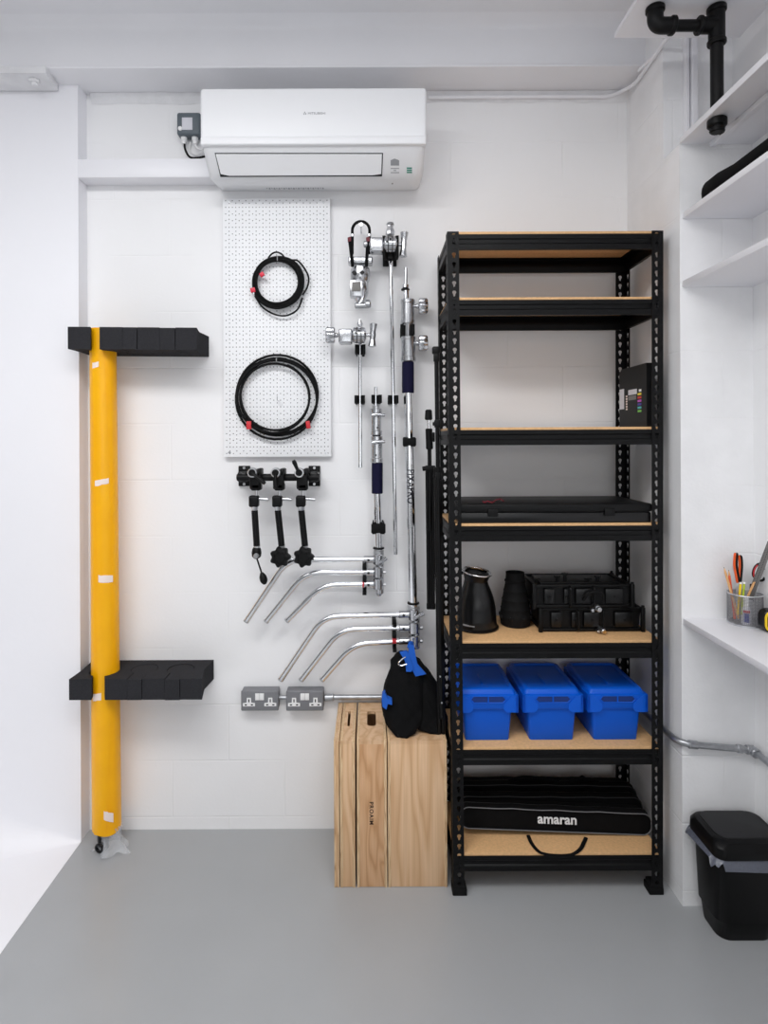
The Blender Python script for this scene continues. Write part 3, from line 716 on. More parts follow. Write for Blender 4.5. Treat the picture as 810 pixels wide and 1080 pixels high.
def griphead(t, c, handle_r, body_dx, mirror=1):
    "gobo head: toothed discs with a jaw body to one side"
    c = Vector(c)
    m = MB(); m.cyl(c+V(-.024, 0, 0), c+V(.024, 0, 0), .030, n=28, bev=.004); m.cyl(c+V(-.027, 0, 0), c+V(.027, 0, 0), .020, n=24, bev=.003)
    g = m.build('disc', M_cast, t)
    m = MB()
    for x in (-.008, .008): m.torus(c+V(x, 0, 0), (1, 0, 0), .0302, .0016, 32, 6)
    m.build('groove', M_dark, g)
    for dx, dz in ((0, .020), (-.013, -.004)):
        m = MB(); m.cyl(c+V(dx, -.031, dz*.4+.004), c+V(dx, -.025, dz*.4+.004), .004, n=10); m.build('hole', M_dark, g)
    b = c+V(-.052, 0, -.004)
    m = MB(); m.box(b+V(-.026, -.024, -.030), b+V(.026, .024, .026), .007, 3); m.build('jaw_body', M_cast, t)
    return b
def cyls(t, name, ma, segs, D=DP, n=24, cx=None):
    "stack of vertical cylinders given by (px_left, px_right, py_top, py_bottom)"
    m = MB()
    for l, r, a, b in segs:
        k = D/F; rad = (r-l)/2*k
        m.cyl(P((l+r)/2, b, D), P((l+r)/2, a, D), rad, n=n, bev=min(.002, rad*.3))
    return m.build(name, ma, t)

# ---- long gobo arm
t = thing('extension_rod', 'long thin chrome grip arm with gobo head at its top', 'grip arm')
m = MB(); m.cyl(P(417.3, 585, DP), P(411.7, 250, DP), .0080, n=18, bev=.002); m.build('rod', M_chrome, t)
m = MB(); m.lathe([(.008, 0), (.017, .004), (.019, .018), (.013, .030), (.013, .040), (.017, .044), (.012, .052), (.006, .054)], P(411.6, 249, DP-.01), (0, 0, 1), 8); m.build('knurled_nut', M_steel, t)
hc = P(411.5, 258, 2.27); b = griphead(t, hc, 0, 0)
thandle(t, hc+V(.024, 0, 0), .049)
m = MB(); m.cyl(b+V(-.02, 0, .006), b+V(-.048, 0, .006), .007, n=12); m.cyl(b+V(-.034, 0, .006), b+V(-.05, 0, .006), .013, n=14, bev=.003); m.build('stub_screw', M_steel, t)
for s in (-1, 1):
    pass
clip(411.8, 262, 19, 23, 'tall black clip holding the long grip arm under its gobo head', D=2.275)
clip(414.5, 421.5, 13, 8.5, 'small black clip around the long thin rod, rightmost of three level clips')
# ---- short gobo arm
t = thing('extension_rod', 'short chrome grip arm hanging down with gobo head at its top', 'grip arm')
m = MB(); m.cyl(P(380, 493.5, DP), P(379.5, 350, DP), .0080, n=18, bev=.002); m.build('rod', M_chrome, t)
m = MB(); m.lathe([(.009, 0), (.012, .010), (.005, .026), (.0045, .030)], P(379.5, 344.5, 2.28), (0, 0, 1), 14); m.build('tip', M_steel, t)
hc = P(378.8, 353.5, 2.275); b = griphead(t, hc, 0, 0); thandle(t, hc+V(.024, 0, 0), .046); gear(t, b+V(-.024, 0, .004), -1)
clip(380, 369, 11, 10, 'short black clip right below the gobo head of the short grip arm')
clip(379.5, 421.5, 13, 8.5, 'small black clip around the short thin rod, leftmost of three level clips')
# ---- grip head with safety loop
t = thing('grip_clamp', 'chrome gobo clamp hanging head down from a black rope loop', 'clamp')
DG = 2.30
m = MB(); m.box(P(367.5, 281.5, DG+.02), P(393, 270, DG-.025), .006, 3); m.build('yoke', M_cast, t)
m = MB()
m.lathe([(.030, 0), (.036, -.006), (.038, -.03), (.036, -.050), (.031, -.058)], P(380, 282, DG), (0, 0, 1), 26); bd = m.build('collar', M_cast, t)
for px in (373.5, 382):
    c = P(px, 287.5, DG-.036); m = MB(); m.box(c+V(-.007, -.004, -.007), c+V(.007, .004, .007), .001, M=Matrix.Translation(c)@Matrix.Rotation(.78, 4, 'Y')@Matrix.Translation(-c)); m.build('hole', M_dark, bd)
m = MB(); m.lathe([(.031, 0), (.034, -.01), (.034, -.05), (.028, -.062), (.022, -.075), (.012, -.09)], P(379, 296, DG), (-.03, 0, 1), 26); m.box(P(369, 313, DG-.038), P(383, 297, DG), .005); m.build('jaw_body', M_cast, t)
c0, c1 = P(371, 307, DG-.042), P(380.5, 297.5, DG-.036); m = MB(); m.box((c0.x, c0.y, c0.z), (c1.x, c1.y, c1.z), .002); m.build('pad', M_grey, t)
m = MB(); m.tube(spl([P(384, 306, DG-.02), P(382, 316, DG-.03), P(378, 322, DG-.03), P(375, 323, DG-.03)], 5), .009, 12); m.cyl(P(374, 322.5, DG-.03), P(390, 322, DG-.03), .012, n=20, bev=.004); m.cyl(P(385, 321, DG-.03), P(391, 320.5, DG-.03), .016, n=20, bev=.004); m.build('lever', M_cast, t)
m = MB(); pts = [P(371.6, 268, 2.29), P(371.7, 250, 2.29)]+[P(380.7-9.1*math.cos(a), 243-9.5*math.sin(a), 2.29) for a in [math.pi*i/12 for i in range(13)]]+[P(389.6, 250, 2.29), P(389.2, 268, 2.29)]
m.tube(pts, .0055, 12); lp = m.build('rope_loop', M_blkr, t)
for px in (371.7, 389.5):
    m = MB(); m.cyl(P(px, 250, 2.29), P(px, 246.8, 2.29), .007, n=14, bev=.001); m.build('ferrule', M_steel, lp)
for a, b_ in (((368.5, 251), (372, 281)), ((388, 251), (386.5, 281))):
    m = MB(); m.tube([P(a[0], a[1], 2.268), P(b_[0], b_[1], 2.262)], .0085, 8, flat=.5); m.build('strap', M_nylon, t)
    m = MB(); m.tube([P(a[0]-.1, a[1]-.6, 2.266), P(a[0]+.2, a[1]+4, 2.266)], .0092, 8, flat=.5); m.build('red_band', mat('dull_red', srgb(110, 40, 50), .6), t)
m = MB(); c = P(380.7, 236.6, 2.29); m.cyl((c.x, WALL, c.z-.003), (c.x, 2.283, c.z-.003), .0035, n=10); m.cyl((c.x, 2.285, c.z-.003), (c.x, 2.281, c.z-.003), .007, n=12); tag(m.build('wall_hook', M_steel), 'small steel wall hook inside the black rope loop', 'hook')

# ---- C-stand columns
def legs(t, rows, lab):
    for pts, rr_ in rows:
        m = MB(); m.tube(bez([P(x, y, d) for x, y, d in pts], .065, 10), .0120, 16); l = m.build('leg', M_chrome, t)
        a = P(*pts[-1]); bq = P(*pts[-2]); u = (a-bq).normalized(); m = MB(); m.cyl(a-u*.003, a+u*.005, .0122, n=16, bev=.002); m.build('end_cap', M_steel, l)
        a = P(*pts[0]); m = MB(); m.cyl(a+V(.006, 0, 0), a+V(-.034, 0, 0), .0148, n=18, bev=.002); c = m.build('leg_socket', M_cast, l)
        m = MB(); m.cyl(a+V(-.016, -.015, 0), a+V(-.016, -.011, 0), .005, n=12); m.build('rivet', M_dark, c)
DL = 2.30
t = thing('light_stand', 'tall chrome light stand with navy sleeve and three folded legs', 'light stand')
cyls(t, 'stud', M_chrome, [(426, 430, 282, 302), (424.2, 431.5, 300, 304)])
cyls(t, 'collar', M_blk, [(423, 432, 304.5, 306.5)])
cyls(t, 'tube', M_chrome, [(425.3, 431.5, 306, 320)])
cyls(t, 'casting', M_cast, [(423.2, 437, 317, 342), (422.6, 437.6, 316, 320.5), (422.6, 437.6, 337.5, 342)])
cyls(t, 'tube', M_chrome, [(425.5, 434.5, 340, 357)])
cyls(t, 'casting', M_cast, [(423.2, 438, 356, 380.5), (422.8, 438.4, 355, 359), (422.8, 438.6, 376.5, 381.5)])
for y in (323, 362):
    c = P(437, y, DP); gear(t, c, 1)
cyls(t, 'sleeve', M_navy, [(424, 436.6, 382, 414.5)])
pa, pb = P(430.3, 414, DP), P(436, 640, DP)
m = MB(); m.cyl(pb, pa, .0175, n=28); col_ = m.build('column', M_chrome, t)
def on_pole(pa, pb, py_, r):
    z = Z(py_, DP, 430); k = (pa.z-z)/(pa.z-pb.z); return pa.lerp(pb, k)
c = on_pole(pa, pb, 513, .0175)
def wrap(c, r):
    def fn(u, v, w):
        a = v/r; return V(c.x+(r+.0003+w)*math.sin(a)-.001, c.y-(r+.0003+w)*math.cos(a), c.z-u)
    return fn
cc = wrap(c, .0175)
text('PIXAPRO', 'brand_lettering', M_txtd, col_, lambda u, v, w: cc(u, v*1.25+.002, w+.0004), .132, .012, fine=True)
m = MB(); c = on_pole(pa, pb, 636, .0); m.torus(c, (0, 0, 1), .019, .0045, 28); m.build('stop_ring', M_blk, t)
hx = 437.5
cyls(t, 'hub', M_steel, [(429.5, 442.5, 639, 646)], DP)
m = MB()
for y in (648, 662, 676): m.cyl(P(hx-1, y+6, DL), P(hx-1, y-6, DL), .0200, n=22, bev=.003)
m.cyl(P(hx+1, 684, DP), P(hx+1, 640, DP), .016, n=20, bev=.003); m.build('leg_hub', M_cast, t)
for y in (648, 662, 676):
    m = MB(); m.cyl(P(hx+5, y, DL), P(hx+8.5, y, DL), .0085, n=8, bev=.002); m.build('nut', M_steel, t)
m = MB(); m.tube([P(437, 653, 2.275), P(441, 650, 2.272), P(447, 647, 2.27)], [.007, .006, .009], 10); m.build('lock_lever', M_cast, t)
legs(t, [([(430, 648, DL), (341, 650, DL), (296.2, 716.5, DL)], 0), ([(430, 662, DL), (359, 663.5, DL), (317.8, 716.5, DL)], 0), ([(430, 676, DL), (373, 678.5, DL), (339.8, 716.5, DL)], 0)], '')
c0 = P(428, 348, DP)
clip(429.5, 348.5, 17, 11, 'black clip between the two castings of the tall light stand')
clip(431.5, 466, 14, 10, 'black clip around the tall stand column below the navy sleeve', band=True)
t = thing('light_stand', 'shorter chrome light stand with navy sleeve and three folded legs', 'light stand')
cyls(t, 'stud', M_chrome, [(394.2, 398.2, 408, 432)])
cyls(t, 'collar', M_steel, [(392.5, 400.5, 428, 432.5)])
cyls(t, 'casting', M_cast, [(391, 402, 432, 458.5), (390.6, 402.6, 431, 436), (390.8, 403, 454, 459)])
cyls(t, 'casting', M_cast, [(391.3, 403.2, 461, 487.5), (390.8, 403.6, 460, 464.5), (390.8, 403.8, 483, 488)])
cyls(t, 'tube', M_blk, [(392.5, 401.5, 457, 463)])
for y, s in ((437, 1), (466, -.2)):
    m = MB(); m.tube([P(393, y+1, 2.285), P(398, y, 2.28), P(406, y+s, 2.285)], [.009, .008, .006], 10); m.build('lock_lever', M_cast, t)
for x, y in ((398, 451), (396.5, 480)):
    c = P(x, y, DP-.019); m = MB(); m.cyl(c, c+V(0, -.004, 0), .0035, n=10); m.build('rivet', M_dark, t)
cyls(t, 'sleeve', M_navy, [(392, 403.7, 488, 520.5)])
pa, pb = P(397.6, 520, DP), P(399.6, 580, DP)
m = MB(); m.cyl(pb, pa, .0155, n=26); col_ = m.build('column', M_chrome, t)
c = pa.lerp(pb, .38); cw = wrap(c, .0155)
text('PIXAPRO', 'brand_lettering', M_txtd, col_, lambda u, v, w: cw(u, v*.9-.010, w+.0004), .058, fine=True)
m = MB(); m.torus(P(399.3, 578, DP), (0, 0, 1), .0185, .004, 28); m.build('stop_ring', M_blk, t)
hx = 399.8
cyls(t, 'hub', M_steel, [(393.5, 405, 580, 586)], DP)
m = MB()
for y in (590, 603.5, 616): m.cyl(P(hx-1, y+5.5, DL), P(hx-1, y-6, DL), .0185, n=22, bev=.003)
m.cyl(P(hx+.8, 626, DP), P(hx+.8, 582, DP), .0155, n=20, bev=.003); m.lathe([(.012, 0), (.009, -.008), (.004, -.010)], P(hx, 626, DP), (0, 0, 1), 14); m.build('leg_hub', M_cast, t)
for y in (590, 603.5, 616.5):
    m = MB(); m.cyl(P(hx+4, y, DL), P(hx+7.3, y, DL), .0075, n=8, bev=.002); m.build('nut', M_steel, t)
m = MB(); m.tube([P(399, 594, 2.275), P(403, 592, 2.272), P(407.5, 588.5, 2.27)], [.006, .006, .008], 10); m.build('lock_lever', M_cast, t)
legs(t, [([(393, 590, DL), (303, 590, DL), (260, 654.8, DL)], 0), ([(393, 603.5, DL), (322, 603.5, DL), (281, 654.8, DL)], 0), ([(393, 616, DL), (340, 616.5, DL), (303, 654.3, DL)], 0)], '')
clip(397.2, 421, 12, 8.5, 'small black clip around the shorter stand stud, middle of three level clips')
clip(399, 556.5, 15, 12, 'black clip around the shorter stand column below the navy sleeve', band=True)
for px, ya, yb_, yr, lab in ((384.5, 594, 624, 615.8, 'upper'), (415.8, 654, 683, 675.5, 'lower')):
    t = thing('leg_bracket', f'{lab} black slotted bar strapped across the folded chrome legs, red band at its foot', 'bracket')
    a, b = P(px-2, yb_, 2.33), P(px+2, ya, 2.33); m = MB(); m.box((a.x, 2.315, a.z), (b.x, WALL, b.z), .002)
    m.box((a.x, 2.276, b.z-.008), (b.x, 2.33, b.z-.0), .001); m.box((a.x, 2.276, a.z), (b.x, 2.33, a.z+.010), .001); m.build('bar', M_blk, t)
    for yy in ((597, 610) if lab == 'upper' else (655.5, 669)):
        m = MB(); q = P(px, yy, 2.30); m.box((q.x-.0075, 2.284, q.z-.011), (q.x+.0075, 2.32, q.z+.011), .002); m.build('hook', M_blk, t)
    m = MB(); c = P(px, yr, DL); m.cyl(c+V(-.008, 0, 0), c+V(.008, 0, 0), .0140, n=20); m.build('red_band', M_red, t)

# ============================================================ sockets and conduit
def socket(px0, px1, label):
    t = thing('double_socket', label, 'socket', 'grey metal double sockets')
    a, b = P(px0, 749.5, 2.33), P(px1, 728.5, 2.33)
    m = MB(); m.box((a.x, 2.337, a.z), (b.x, WALL, b.z), .005, 3); m.build('back_box', M_socket, t)
    m = MB(); m.box((a.x-.001, 2.327, a.z-.001), (b.x+.001, 2.338, b.z+.001), .005, 3); fpz = m.build('faceplate', M_socket, t)
    cx_, cz_ = (a.x+b.x)/2, (a.z+b.z)/2; y0 = 2.327
    for s in (-1, 1):
        ox = cx_+s*.042; m = MB(); k = .0235
        poly = [(-k, -.016), (k, -.016), (k, -.004), (.009, -.002), (.008, .017), (-.008, .017), (-.009, -.002), (-k, -.004)]
        m.prism([V(ox+x, y0-.002, cz_-.004+z) for x, z in poly], (0, .004, 0)); o = m.build('outlet', M_white, fpz)
        m = MB()
        for (x, z, w, h) in ((0, .006, .0022, .006), (-.012, -.010, .0042, .0024), (.012, -.010, .0042, .0024)): m.box((ox+x-w, y0-.0026, cz_-.004+z-h), (ox+x+w, y0-.0015, cz_-.004+z+h))
        m.build('pin_slot', M_dark, o)
    m = MB(); m.box((cx_-.017, y0-.003, cz_+.004), (cx_-.0005, y0+.002, cz_+.030), .001); m.box((cx_+.0005, y0-.003, cz_+.004), (cx_+.017, y0+.002, cz_+.030), .001); m.build('rocker_switch', M_white, fpz)
    return t
socket(254.5, 293.5, 'grey metal double wall socket, left one of the pair')
socket(302, 341, 'grey metal double wall socket, right one beside the plywood boxes')
zc_ = Z(735.5, 2.35, 391)
t = thing('metal_conduit', 'galvanised steel conduit running from the sockets behind the shelving', 'conduit')
rc = .0105
m = MB(); m.cyl((X(341, 2.352), 2.352, Z(735.8, 2.352, 341)), (X(343, 2.352)+.03, 2.352, zc_), .014, n=16, bev=.003); m.cyl((X(292, 2.352), 2.352, zc_), (X(303, 2.352), 2.352, zc_), .008, n=14); m.build('coupling', M_galv, t)
za = Z(784, 1.958, 722); z_b = Z(791, 1.958, 793)
pth = bez([(X(342, 2.352), 2.352, zc_), (XS-.02, 2.352, zc_), (XS-.017, 1.957, za+.0), (1.255, 1.958, z_b)], .05, 8)
m = MB(); m.tube(pth, rc, 14); m.build('pipe', M_galv, t)
for (x0, x1, rr_) in ((1.045, 1.075, .0135), (1.205, 1.222, .0135), (1.236, 1.262, .015)):
    f = lambda x: V(x, 1.958, za+(z_b-za)*(x-1.016)/(1.255-1.016)); m = MB(); m.cyl(f(x0), f(x1), rr_, n=18, bev=.002); m.build('coupling', M_galv, t)
m = MB(); m.cyl((1.255, 1.962, z_b), (1.255, 1.93, z_b), .016, n=16, bev=.003); m.tube(bez([(1.255, 1.958, z_b), (1.258, 1.93, z_b), (1.258, 1.0, z_b-.01)], .02), rc, 14); m.build('pipe', M_galv, t)

# ============================================================ plywood apple boxes
zt_ = Z(781.5, FRONT_BOX, 410); FB = FRONT_BOX
def applebox(px0, px1, label, hole, brand=None):
    t = thing('apple_box', label, 'wooden box'); x0, x1 = X(px0, FB, 860), X(px1, FB, 860); y1 = FB+.305
    e = .010 if x1-x0 > .05 else .006
    for a, b in ((x0, x0+e), (x1-e, x1)):
        m = MB(); m.box((a, FB, 0), (b, y1, zt_), .0012); m.build('side_panel', M_plye, t)
    m = MB(); m.box((x0+e, FB+.0015, .001), (x1-e, FB+.012, zt_-.012), .0006); f = m.build('front_panel', M_ply if not brand else M_plyd, t)
    m = MB(); m.box((x0+e, y1-.012, .001), (x1-e, y1-.001, zt_-.012)); m.build('back_panel', M_ply, t)
    w = (x1-x0)/2-e; cx_ = (x0+x1)/2; hl, hw = .060, min(.0165, w*.28 if w < .03 else .0165)
    yc = FB+.17
    m = MB()
    def rad(th):
        du, dv = math.cos(th), math.sin(th); k = 0
        while True:
            k += .0003; u, v = abs(du*k), abs(dv*k)
            rr_ = hw*.8
            qx, qy = max(u-(hw-rr_), 0), max(v-(hl-rr_), 0)
            if math.hypot(qx, qy) > rr_: return k
    if hole:
        m.holed(lambda u, v: V(u, v, zt_-.0005), x0+e, x1-e, FB+.012, y1-.012, ((cx_, yc), rad), 6)
        m.box((x0+e, FB+.0015, zt_-.012), (x1-e, FB+.012, zt_-.0005)); m.box((x0+e, y1-.012, zt_-.012), (x1-e, y1-.001, zt_-.0005))
        o = m.build('end_panel', M_ply, t); mod(o, 'SOLIDIFY', thickness=.011, offset=-1)
    else:
        m.box((x0+e, FB+.0015, zt_-.012), (x1-e, y1-.001, zt_-.0005)); m.build('end_panel', M_ply, t)
    if brand:
        bx = X(391.8, FB, 858); bz = Z(858, FB); text(brand, 'burnt_lettering', M_brand, f, lambda u, v, w_: V(bx+v*1.0, FB+.0012-w_, bz-u), .078, .02, spacing=1.2)
    return t
applebox(352.3, 357.8, 'thinnest pancake plywood box at the left end of the row', False)
applebox(358.6, 374.6, 'narrow quarter plywood box beside the dark gap, second from left', True)
applebox(376.4, 408.2, 'half height plywood box with dark hand hole and burnt lettering', True, 'PROAIM')
applebox(409.2, 471.6, 'full widest plywood box under the black and blue sandbag', False)

# ============================================================ sandbag
t = thing('sandbag', 'black two lobed sandbag with blue webbing handle resting on the plywood box', 'sandbag')
def lobe(rows, seed, ox=0):
    m = MB(); rs = []; rnd = random.Random(seed)
    for (py, l, r, d, hd) in rows:
        a, b = P(l, py, d), P(r, py, d); c = (a+b)/2; w = (b-a).x/2; n = 28; ring = []
        for i in range(n):
            th = 2*math.pi*i/n; f = 1+.025*math.sin(3*th+py*.07)+.02*math.sin(5*th-py*.11)
            ring.append(V(c.x+w*f*math.copysign(abs(math.cos(th))**.85, math.cos(th)), d+hd*f*math.copysign(abs(math.sin(th))**.85, math.sin(th)), max(c.z, zt_+.001)))
        rs.append(ring)
    m.rings(rs); o = m.build('bag_lobe', M_nylon, t, smooth=180)
    tx = bpy.data.textures.new('wrinkle', 'CLOUDS'); tx.noise_scale = .05; tx.noise_depth = 2
    mod(o, 'SUBSURF', levels=2, render_levels=2); mod(o, 'DISPLACE', texture=tx, strength=.022, mid_level=.5, texture_coords='LOCAL')
    return o
lobe([(686, 420, 429, 2.25, .008), (690, 416.5, 436, 2.24, .026), (699, 412.5, 443, 2.22, .038), (712, 409, 447, 2.20, .048), (728, 404.5, 448, 2.18, .055), (745, 401, 448, 2.16, .060), (757, 403.5, 446, 2.145, .056), (767, 409.5, 440, 2.125, .044), (775, 416, 433, 2.105, .028), (779.5, 421.5, 427, 2.095, .010)], 1)
lobe([(690, 427, 435, 2.26, .008), (695, 426, 442, 2.25, .028), (704, 427, 449, 2.24, .040), (716, 428, 459, 2.22, .050), (730, 430, 466, 2.20, .058), (745, 431, 470, 2.185, .060), (757, 433, 471.5, 2.17, .058), (765, 438, 471.5, 2.155, .050), (771, 447, 471, 2.14, .036), (774.5, 457, 469, 2.13, .012)], 2)
m = MB(); fr = 2.182
m.prism([P(431.2, 681, 2.235), P(436.5, 680.5, 2.235), P(440, 700, 2.19), P(449.5, 711, 2.172), P(438.3, 713.5, 2.160), P(433.5, 704, 2.17), P(430.5, 690, 2.205)], (0, .006, 0)); s1 = m.build('webbing_handle', M_bluef, t)
m = MB(); m.prism([P(421.5, 688, 2.205), P(429, 686.5, 2.21), P(431, 690, 2.20), P(436, 704, 2.17), P(434, 708.5, 2.158), P(428.5, 708.5, 2.152), P(427, 697, 2.17)], (0, .008, 0)); m.build('webbing_handle', M_bluef, t)
m = MB(); m.tube(spl([P(431.5, 684, 2.235), P(433, 679.5, 2.25), P(435.5, 679, 2.265), P(436, 684, 2.28)], 5), .010, 8, flat=.3); m.build('webbing_handle', M_bluef, t)
m = MB(); m.tube(spl([P(427.5, 693, 2.160), P(422, 697, 2.150), P(420.5, 700, 2.148), P(423, 702, 2.148), P(429, 700.5, 2.150)], 6), .0028, 8); m.build('carabiner', M_chrome, t)
# blue print on the left flank
def flank(px, py, d): return P(px, py, d)
m = MB(); m.prism([P(403.5, 733, 2.105), P(406, 731, 2.10), P(408.5, 737, 2.094), P(413.5, 739.5, 2.086), P(413.5, 743.5, 2.085), P(409, 742.5, 2.091), P(407.5, 748.5, 2.094), P(403.4, 745.5, 2.102), P(402.6, 739, 2.106)], (0, .03, 0)); m.build('printed_emblem', M_bluef, t)

# ============================================================ black stands on the shelf's left side
t = thing('tripod_stand', 'tall folded black stand standing against the left side of the shelving', 'stand')
DS = 2.11
top, bot = P(460.0, 371, DS), P(465.4, 751, DS)
m = MB(); m.cyl(top.lerp(bot, .0), top.lerp(bot, .36), .0072, n=14); m.build('upper_pole', M_blk, t)
m = MB(); a = top.lerp(bot, .32); 
for k in (-.0068, .0068): m.cyl(a+V(k, 0, 0), V((bot.x+k), bot.y, zt_+.001), .0075, n=14, bev=.002)
m.cyl(a+V(0, -.006, 0), bot+V(0, -.006, -.02), .0085, n=14, bev=.002); m.build('lower_leg', M_blk, t)
m = MB(); m.box(top+V(-.014, -.012, -.008), top+V(.014, .012, .018), .005); m.box(top+V(-.009, -.01, -.035), top+V(.010, .010, -.005), .003); m.build('stand_head', M_blk, t)
for k in (.20, .345, .62):
    c = top.lerp(bot, k); m = MB(); m.box(c+V(-.010, -.014, -.014), c+V(.012, .012, .014), .004); m.cyl(c+V(-.008, 0, 0), c+V(-.016, 0, 0), .007, n=12, bev=.002); m.build('clamp_collar', M_blk, t)
for y in (713.5, 741):
    c = P(464.2 if y < 730 else 466, y, DS-.0155); m = MB(); m.cyl(c+V(0, .004, 0), c+V(0, -.002, 0), .0028, n=10); m.build('rivet', M_steel, t)
t = thing('tripod_stand', 'short folded black stand with round cap hooked behind the taller black one', 'stand')
DS = 2.22
def q(x, y): return P(x, y, DS)
m = MB(); m.cyl(q(452, 443), q(452, 432), .0145, .0125, n=20, bev=.004); m.build('cap', M_blk, t)
m = MB(); m.cyl(q(452.3, 453), q(452.1, 442), .0065, n=14); m.build('stud', M_chrome, t)
m = MB(); m.cyl(q(453, 474), q(452.3, 452), .0130, n=14, bev=.003); m.box(q(455, 466)+V(0, -.01, 0), q(458.5, 456)+V(0, .01, 0), .003); m.build('casting', M_blk, t)
m = MB(); m.cyl(q(453.5, 560), q(453, 470), .0075, n=14); m.build('pole', M_blk, t)
m = MB(); m.box(q(448.5, 497)+V(0, -.012, 0), q(459, 491)+V(0, .012, 0), .003); m.cyl(q(449, 494), q(445.5, 494.5), .009, n=12, bev=.002); m.build('spreader', M_blk, t)
for x0, x1 in ((450.2, 452), (454.2, 454.7), (457.3, 457.2)):
    m = MB(); m.cyl(q(x1, 639), q(x0, 495), .0062, n=12, bev=.001); l = m.build('leg', M_blk, t)
    m = MB(); m.cyl(q(x1, 642.5), q(x1, 636), .0078, n=12, bev=.002); m.build('foot', M_blkr, l)
m = MB(); a = q(458, 508); m.box(a+V(-.006, -.012, -.008), V(.275, 2.25, a.z+.008), .002); m.build('hanging_hook', M_blk, t)

# ============================================================ shelving unit
YF, YR = 2.0246, 2.323
XA, XB = .272, .995; XM = (XA+XB)/2
ZT = 2.269
def taper(p):
    k = 1+.030*(p.z/ZT-.5)+.004
    return V(XM+(p.x-XM)*k, p.y, p.z)
ZB = [2.269, 2.044, 1.599, 1.270, .869, .505, .1425]
t = shelf = thing('shelving_unit', 'tall black metal boltless shelving unit with seven chipboard shelves', 'shelving')
def khole(th):
    du, dv = math.cos(th), math.sin(th); k = 0
    while True:
        k += .0002; u, v = du*k, dv*k+.001
        if not (math.hypot(u, v-.0040) <= .0068 or (abs(u) <= .0037 and -.0115 <= v <= .0040)): return k
PW = .038
for (x, sx) in ((XA, 1), (XB, -1)):
    for (y, sy) in ((YF, 1), (YR, -1)):
        m = MB(); z0 = .02; nz = 69; dz = (ZT-z0)/nz
        for i in range(nz):
            a, b = z0+i*dz, z0+(i+1)*dz; cz_ = (a+b)/2+.001
            m.holed(lambda u, v: V(x+sx*u, y, v), 0, PW, a, b, ((PW/2+.002, cz_), khole), 4)
            m.holed(lambda u, v: V(x, y+sy*u, v), 0, PW, a, b, ((PW/2+.002, cz_), khole), 4)
        o = m.build('post', M_black, t, tf=taper, merge=True, smooth=30); mod(o, 'SOLIDIFY', thickness=.0018, offset=0)
        m = MB(); m.box((x-sx*.003, y-sy*.003, 0), (x+sx*.047, y+sy*.044, .024), .003); m.box((x-sx*.002, y-sy*.002, .02), (x+sx*.043, y+sy*.04, .036), .003); m.build('foot', M_blkr, t, tf=taper)
HB = .052
for zt1 in ZB:
    zb1 = zt1-.009
    prof = [(0, 0), (0, -.014), (.004, -.018), (.004, -.030), (0, -.034), (0, -HB), (.012, -HB), (.012, -HB+.003), (.003, -HB+.003), (.007, -.030), (.007, -.018), (.003, -.012), (.003, -.0015), (.03, -.0015), (.03, 0)]
    for (y, s) in ((YF+.0015, 1), (YR-.0015, -1)):
        m = MB(); m.prism([V(XA+.003, y+s*a, zb1+b) for a, b in prof], (XB-XA-.006, 0, 0)); bmn = m.build('beam', M_black, t, tf=taper)
        for xx in (XA+.012, XA+.03, XB-.03, XB-.012):
            pass
    for (x, s) in ((XA+.0015, 1), (XB-.0015, -1)):
        m = MB(); m.prism([V(x+s*a, YF+.003, zb1+b) for a, b in prof], (0, YR-YF-.006, 0)); m.build('side_beam', M_black, t, tf=taper)
    m = MB(); m.box((XA+.0045, YF+.003, zb1), (XB-.0045, YR-.003, zt1), .0008); m.build('shelf_board', M_mdf, t, tf=taper)
    for xx in (XA+.020, XB-.020):
        m = MB(); m.cyl((xx, YF-.0035, zb1-.026), (xx, YF+.002, zb1-.026), .004, n=10, bev=.001); m.build('rivet', M_black, t, tf=taper)
finish(shelf)

# colour chart pack
t = thing('colour_chart_box', 'black flat pack printed with colour patches at the right of the third shelf', 'box')
x0 = .955; b0 = ZB[2]
m = MB(); m.prism([V(x0, 2.05, b0), V(x0, 2.275, b0), V(x0, 2.275, b0+.210), V(x0, 2.25, b0+.222), V(x0, 2.05, b0+.222)], (.022, 0, 0)); m.build('pack', M_blk, t)
def lab(y0, y1, za_, zb_, mm, nm='printed_patch'):
    m = MB(); m.box((x0-.0006, y0, za_), (x0+.0005, y1, zb_)); m.build(nm, mm, t)
zf = lambda py, d: Z(py, d, 670)
lab(2.232, 2.272, zf(431.5, 2.24), zf(410.5, 2.25), M_label, 'white_chart')
lab(2.125, 2.195, zf(416.5, 2.17), zf(411, 2.17), M_label, 'white_chart')
lab(2.130, 2.195, zf(422, 2.17), zf(417.5, 2.17), M_grey, 'grey_chart')
for i in range(6): lab(2.203, 2.216, zf(419+i*2.7, 2.21), zf(417.2+i*2.7, 2.21), M_tape)
lab(2.09, 2.108, zf(413, 2.1), zf(410.5, 2.1), M_white)
for i, c in enumerate(((240, 220, 60), (205, 50, 50), (190, 80, 190), (70, 60, 160), (80, 190, 190), (120, 200, 80))):
    lab(2.090, 2.118, zf(416.6+i*3.6, 2.1), zf(414.4+i*3.6, 2.1), mat('patch_%d' % i, srgb(*c), .5))

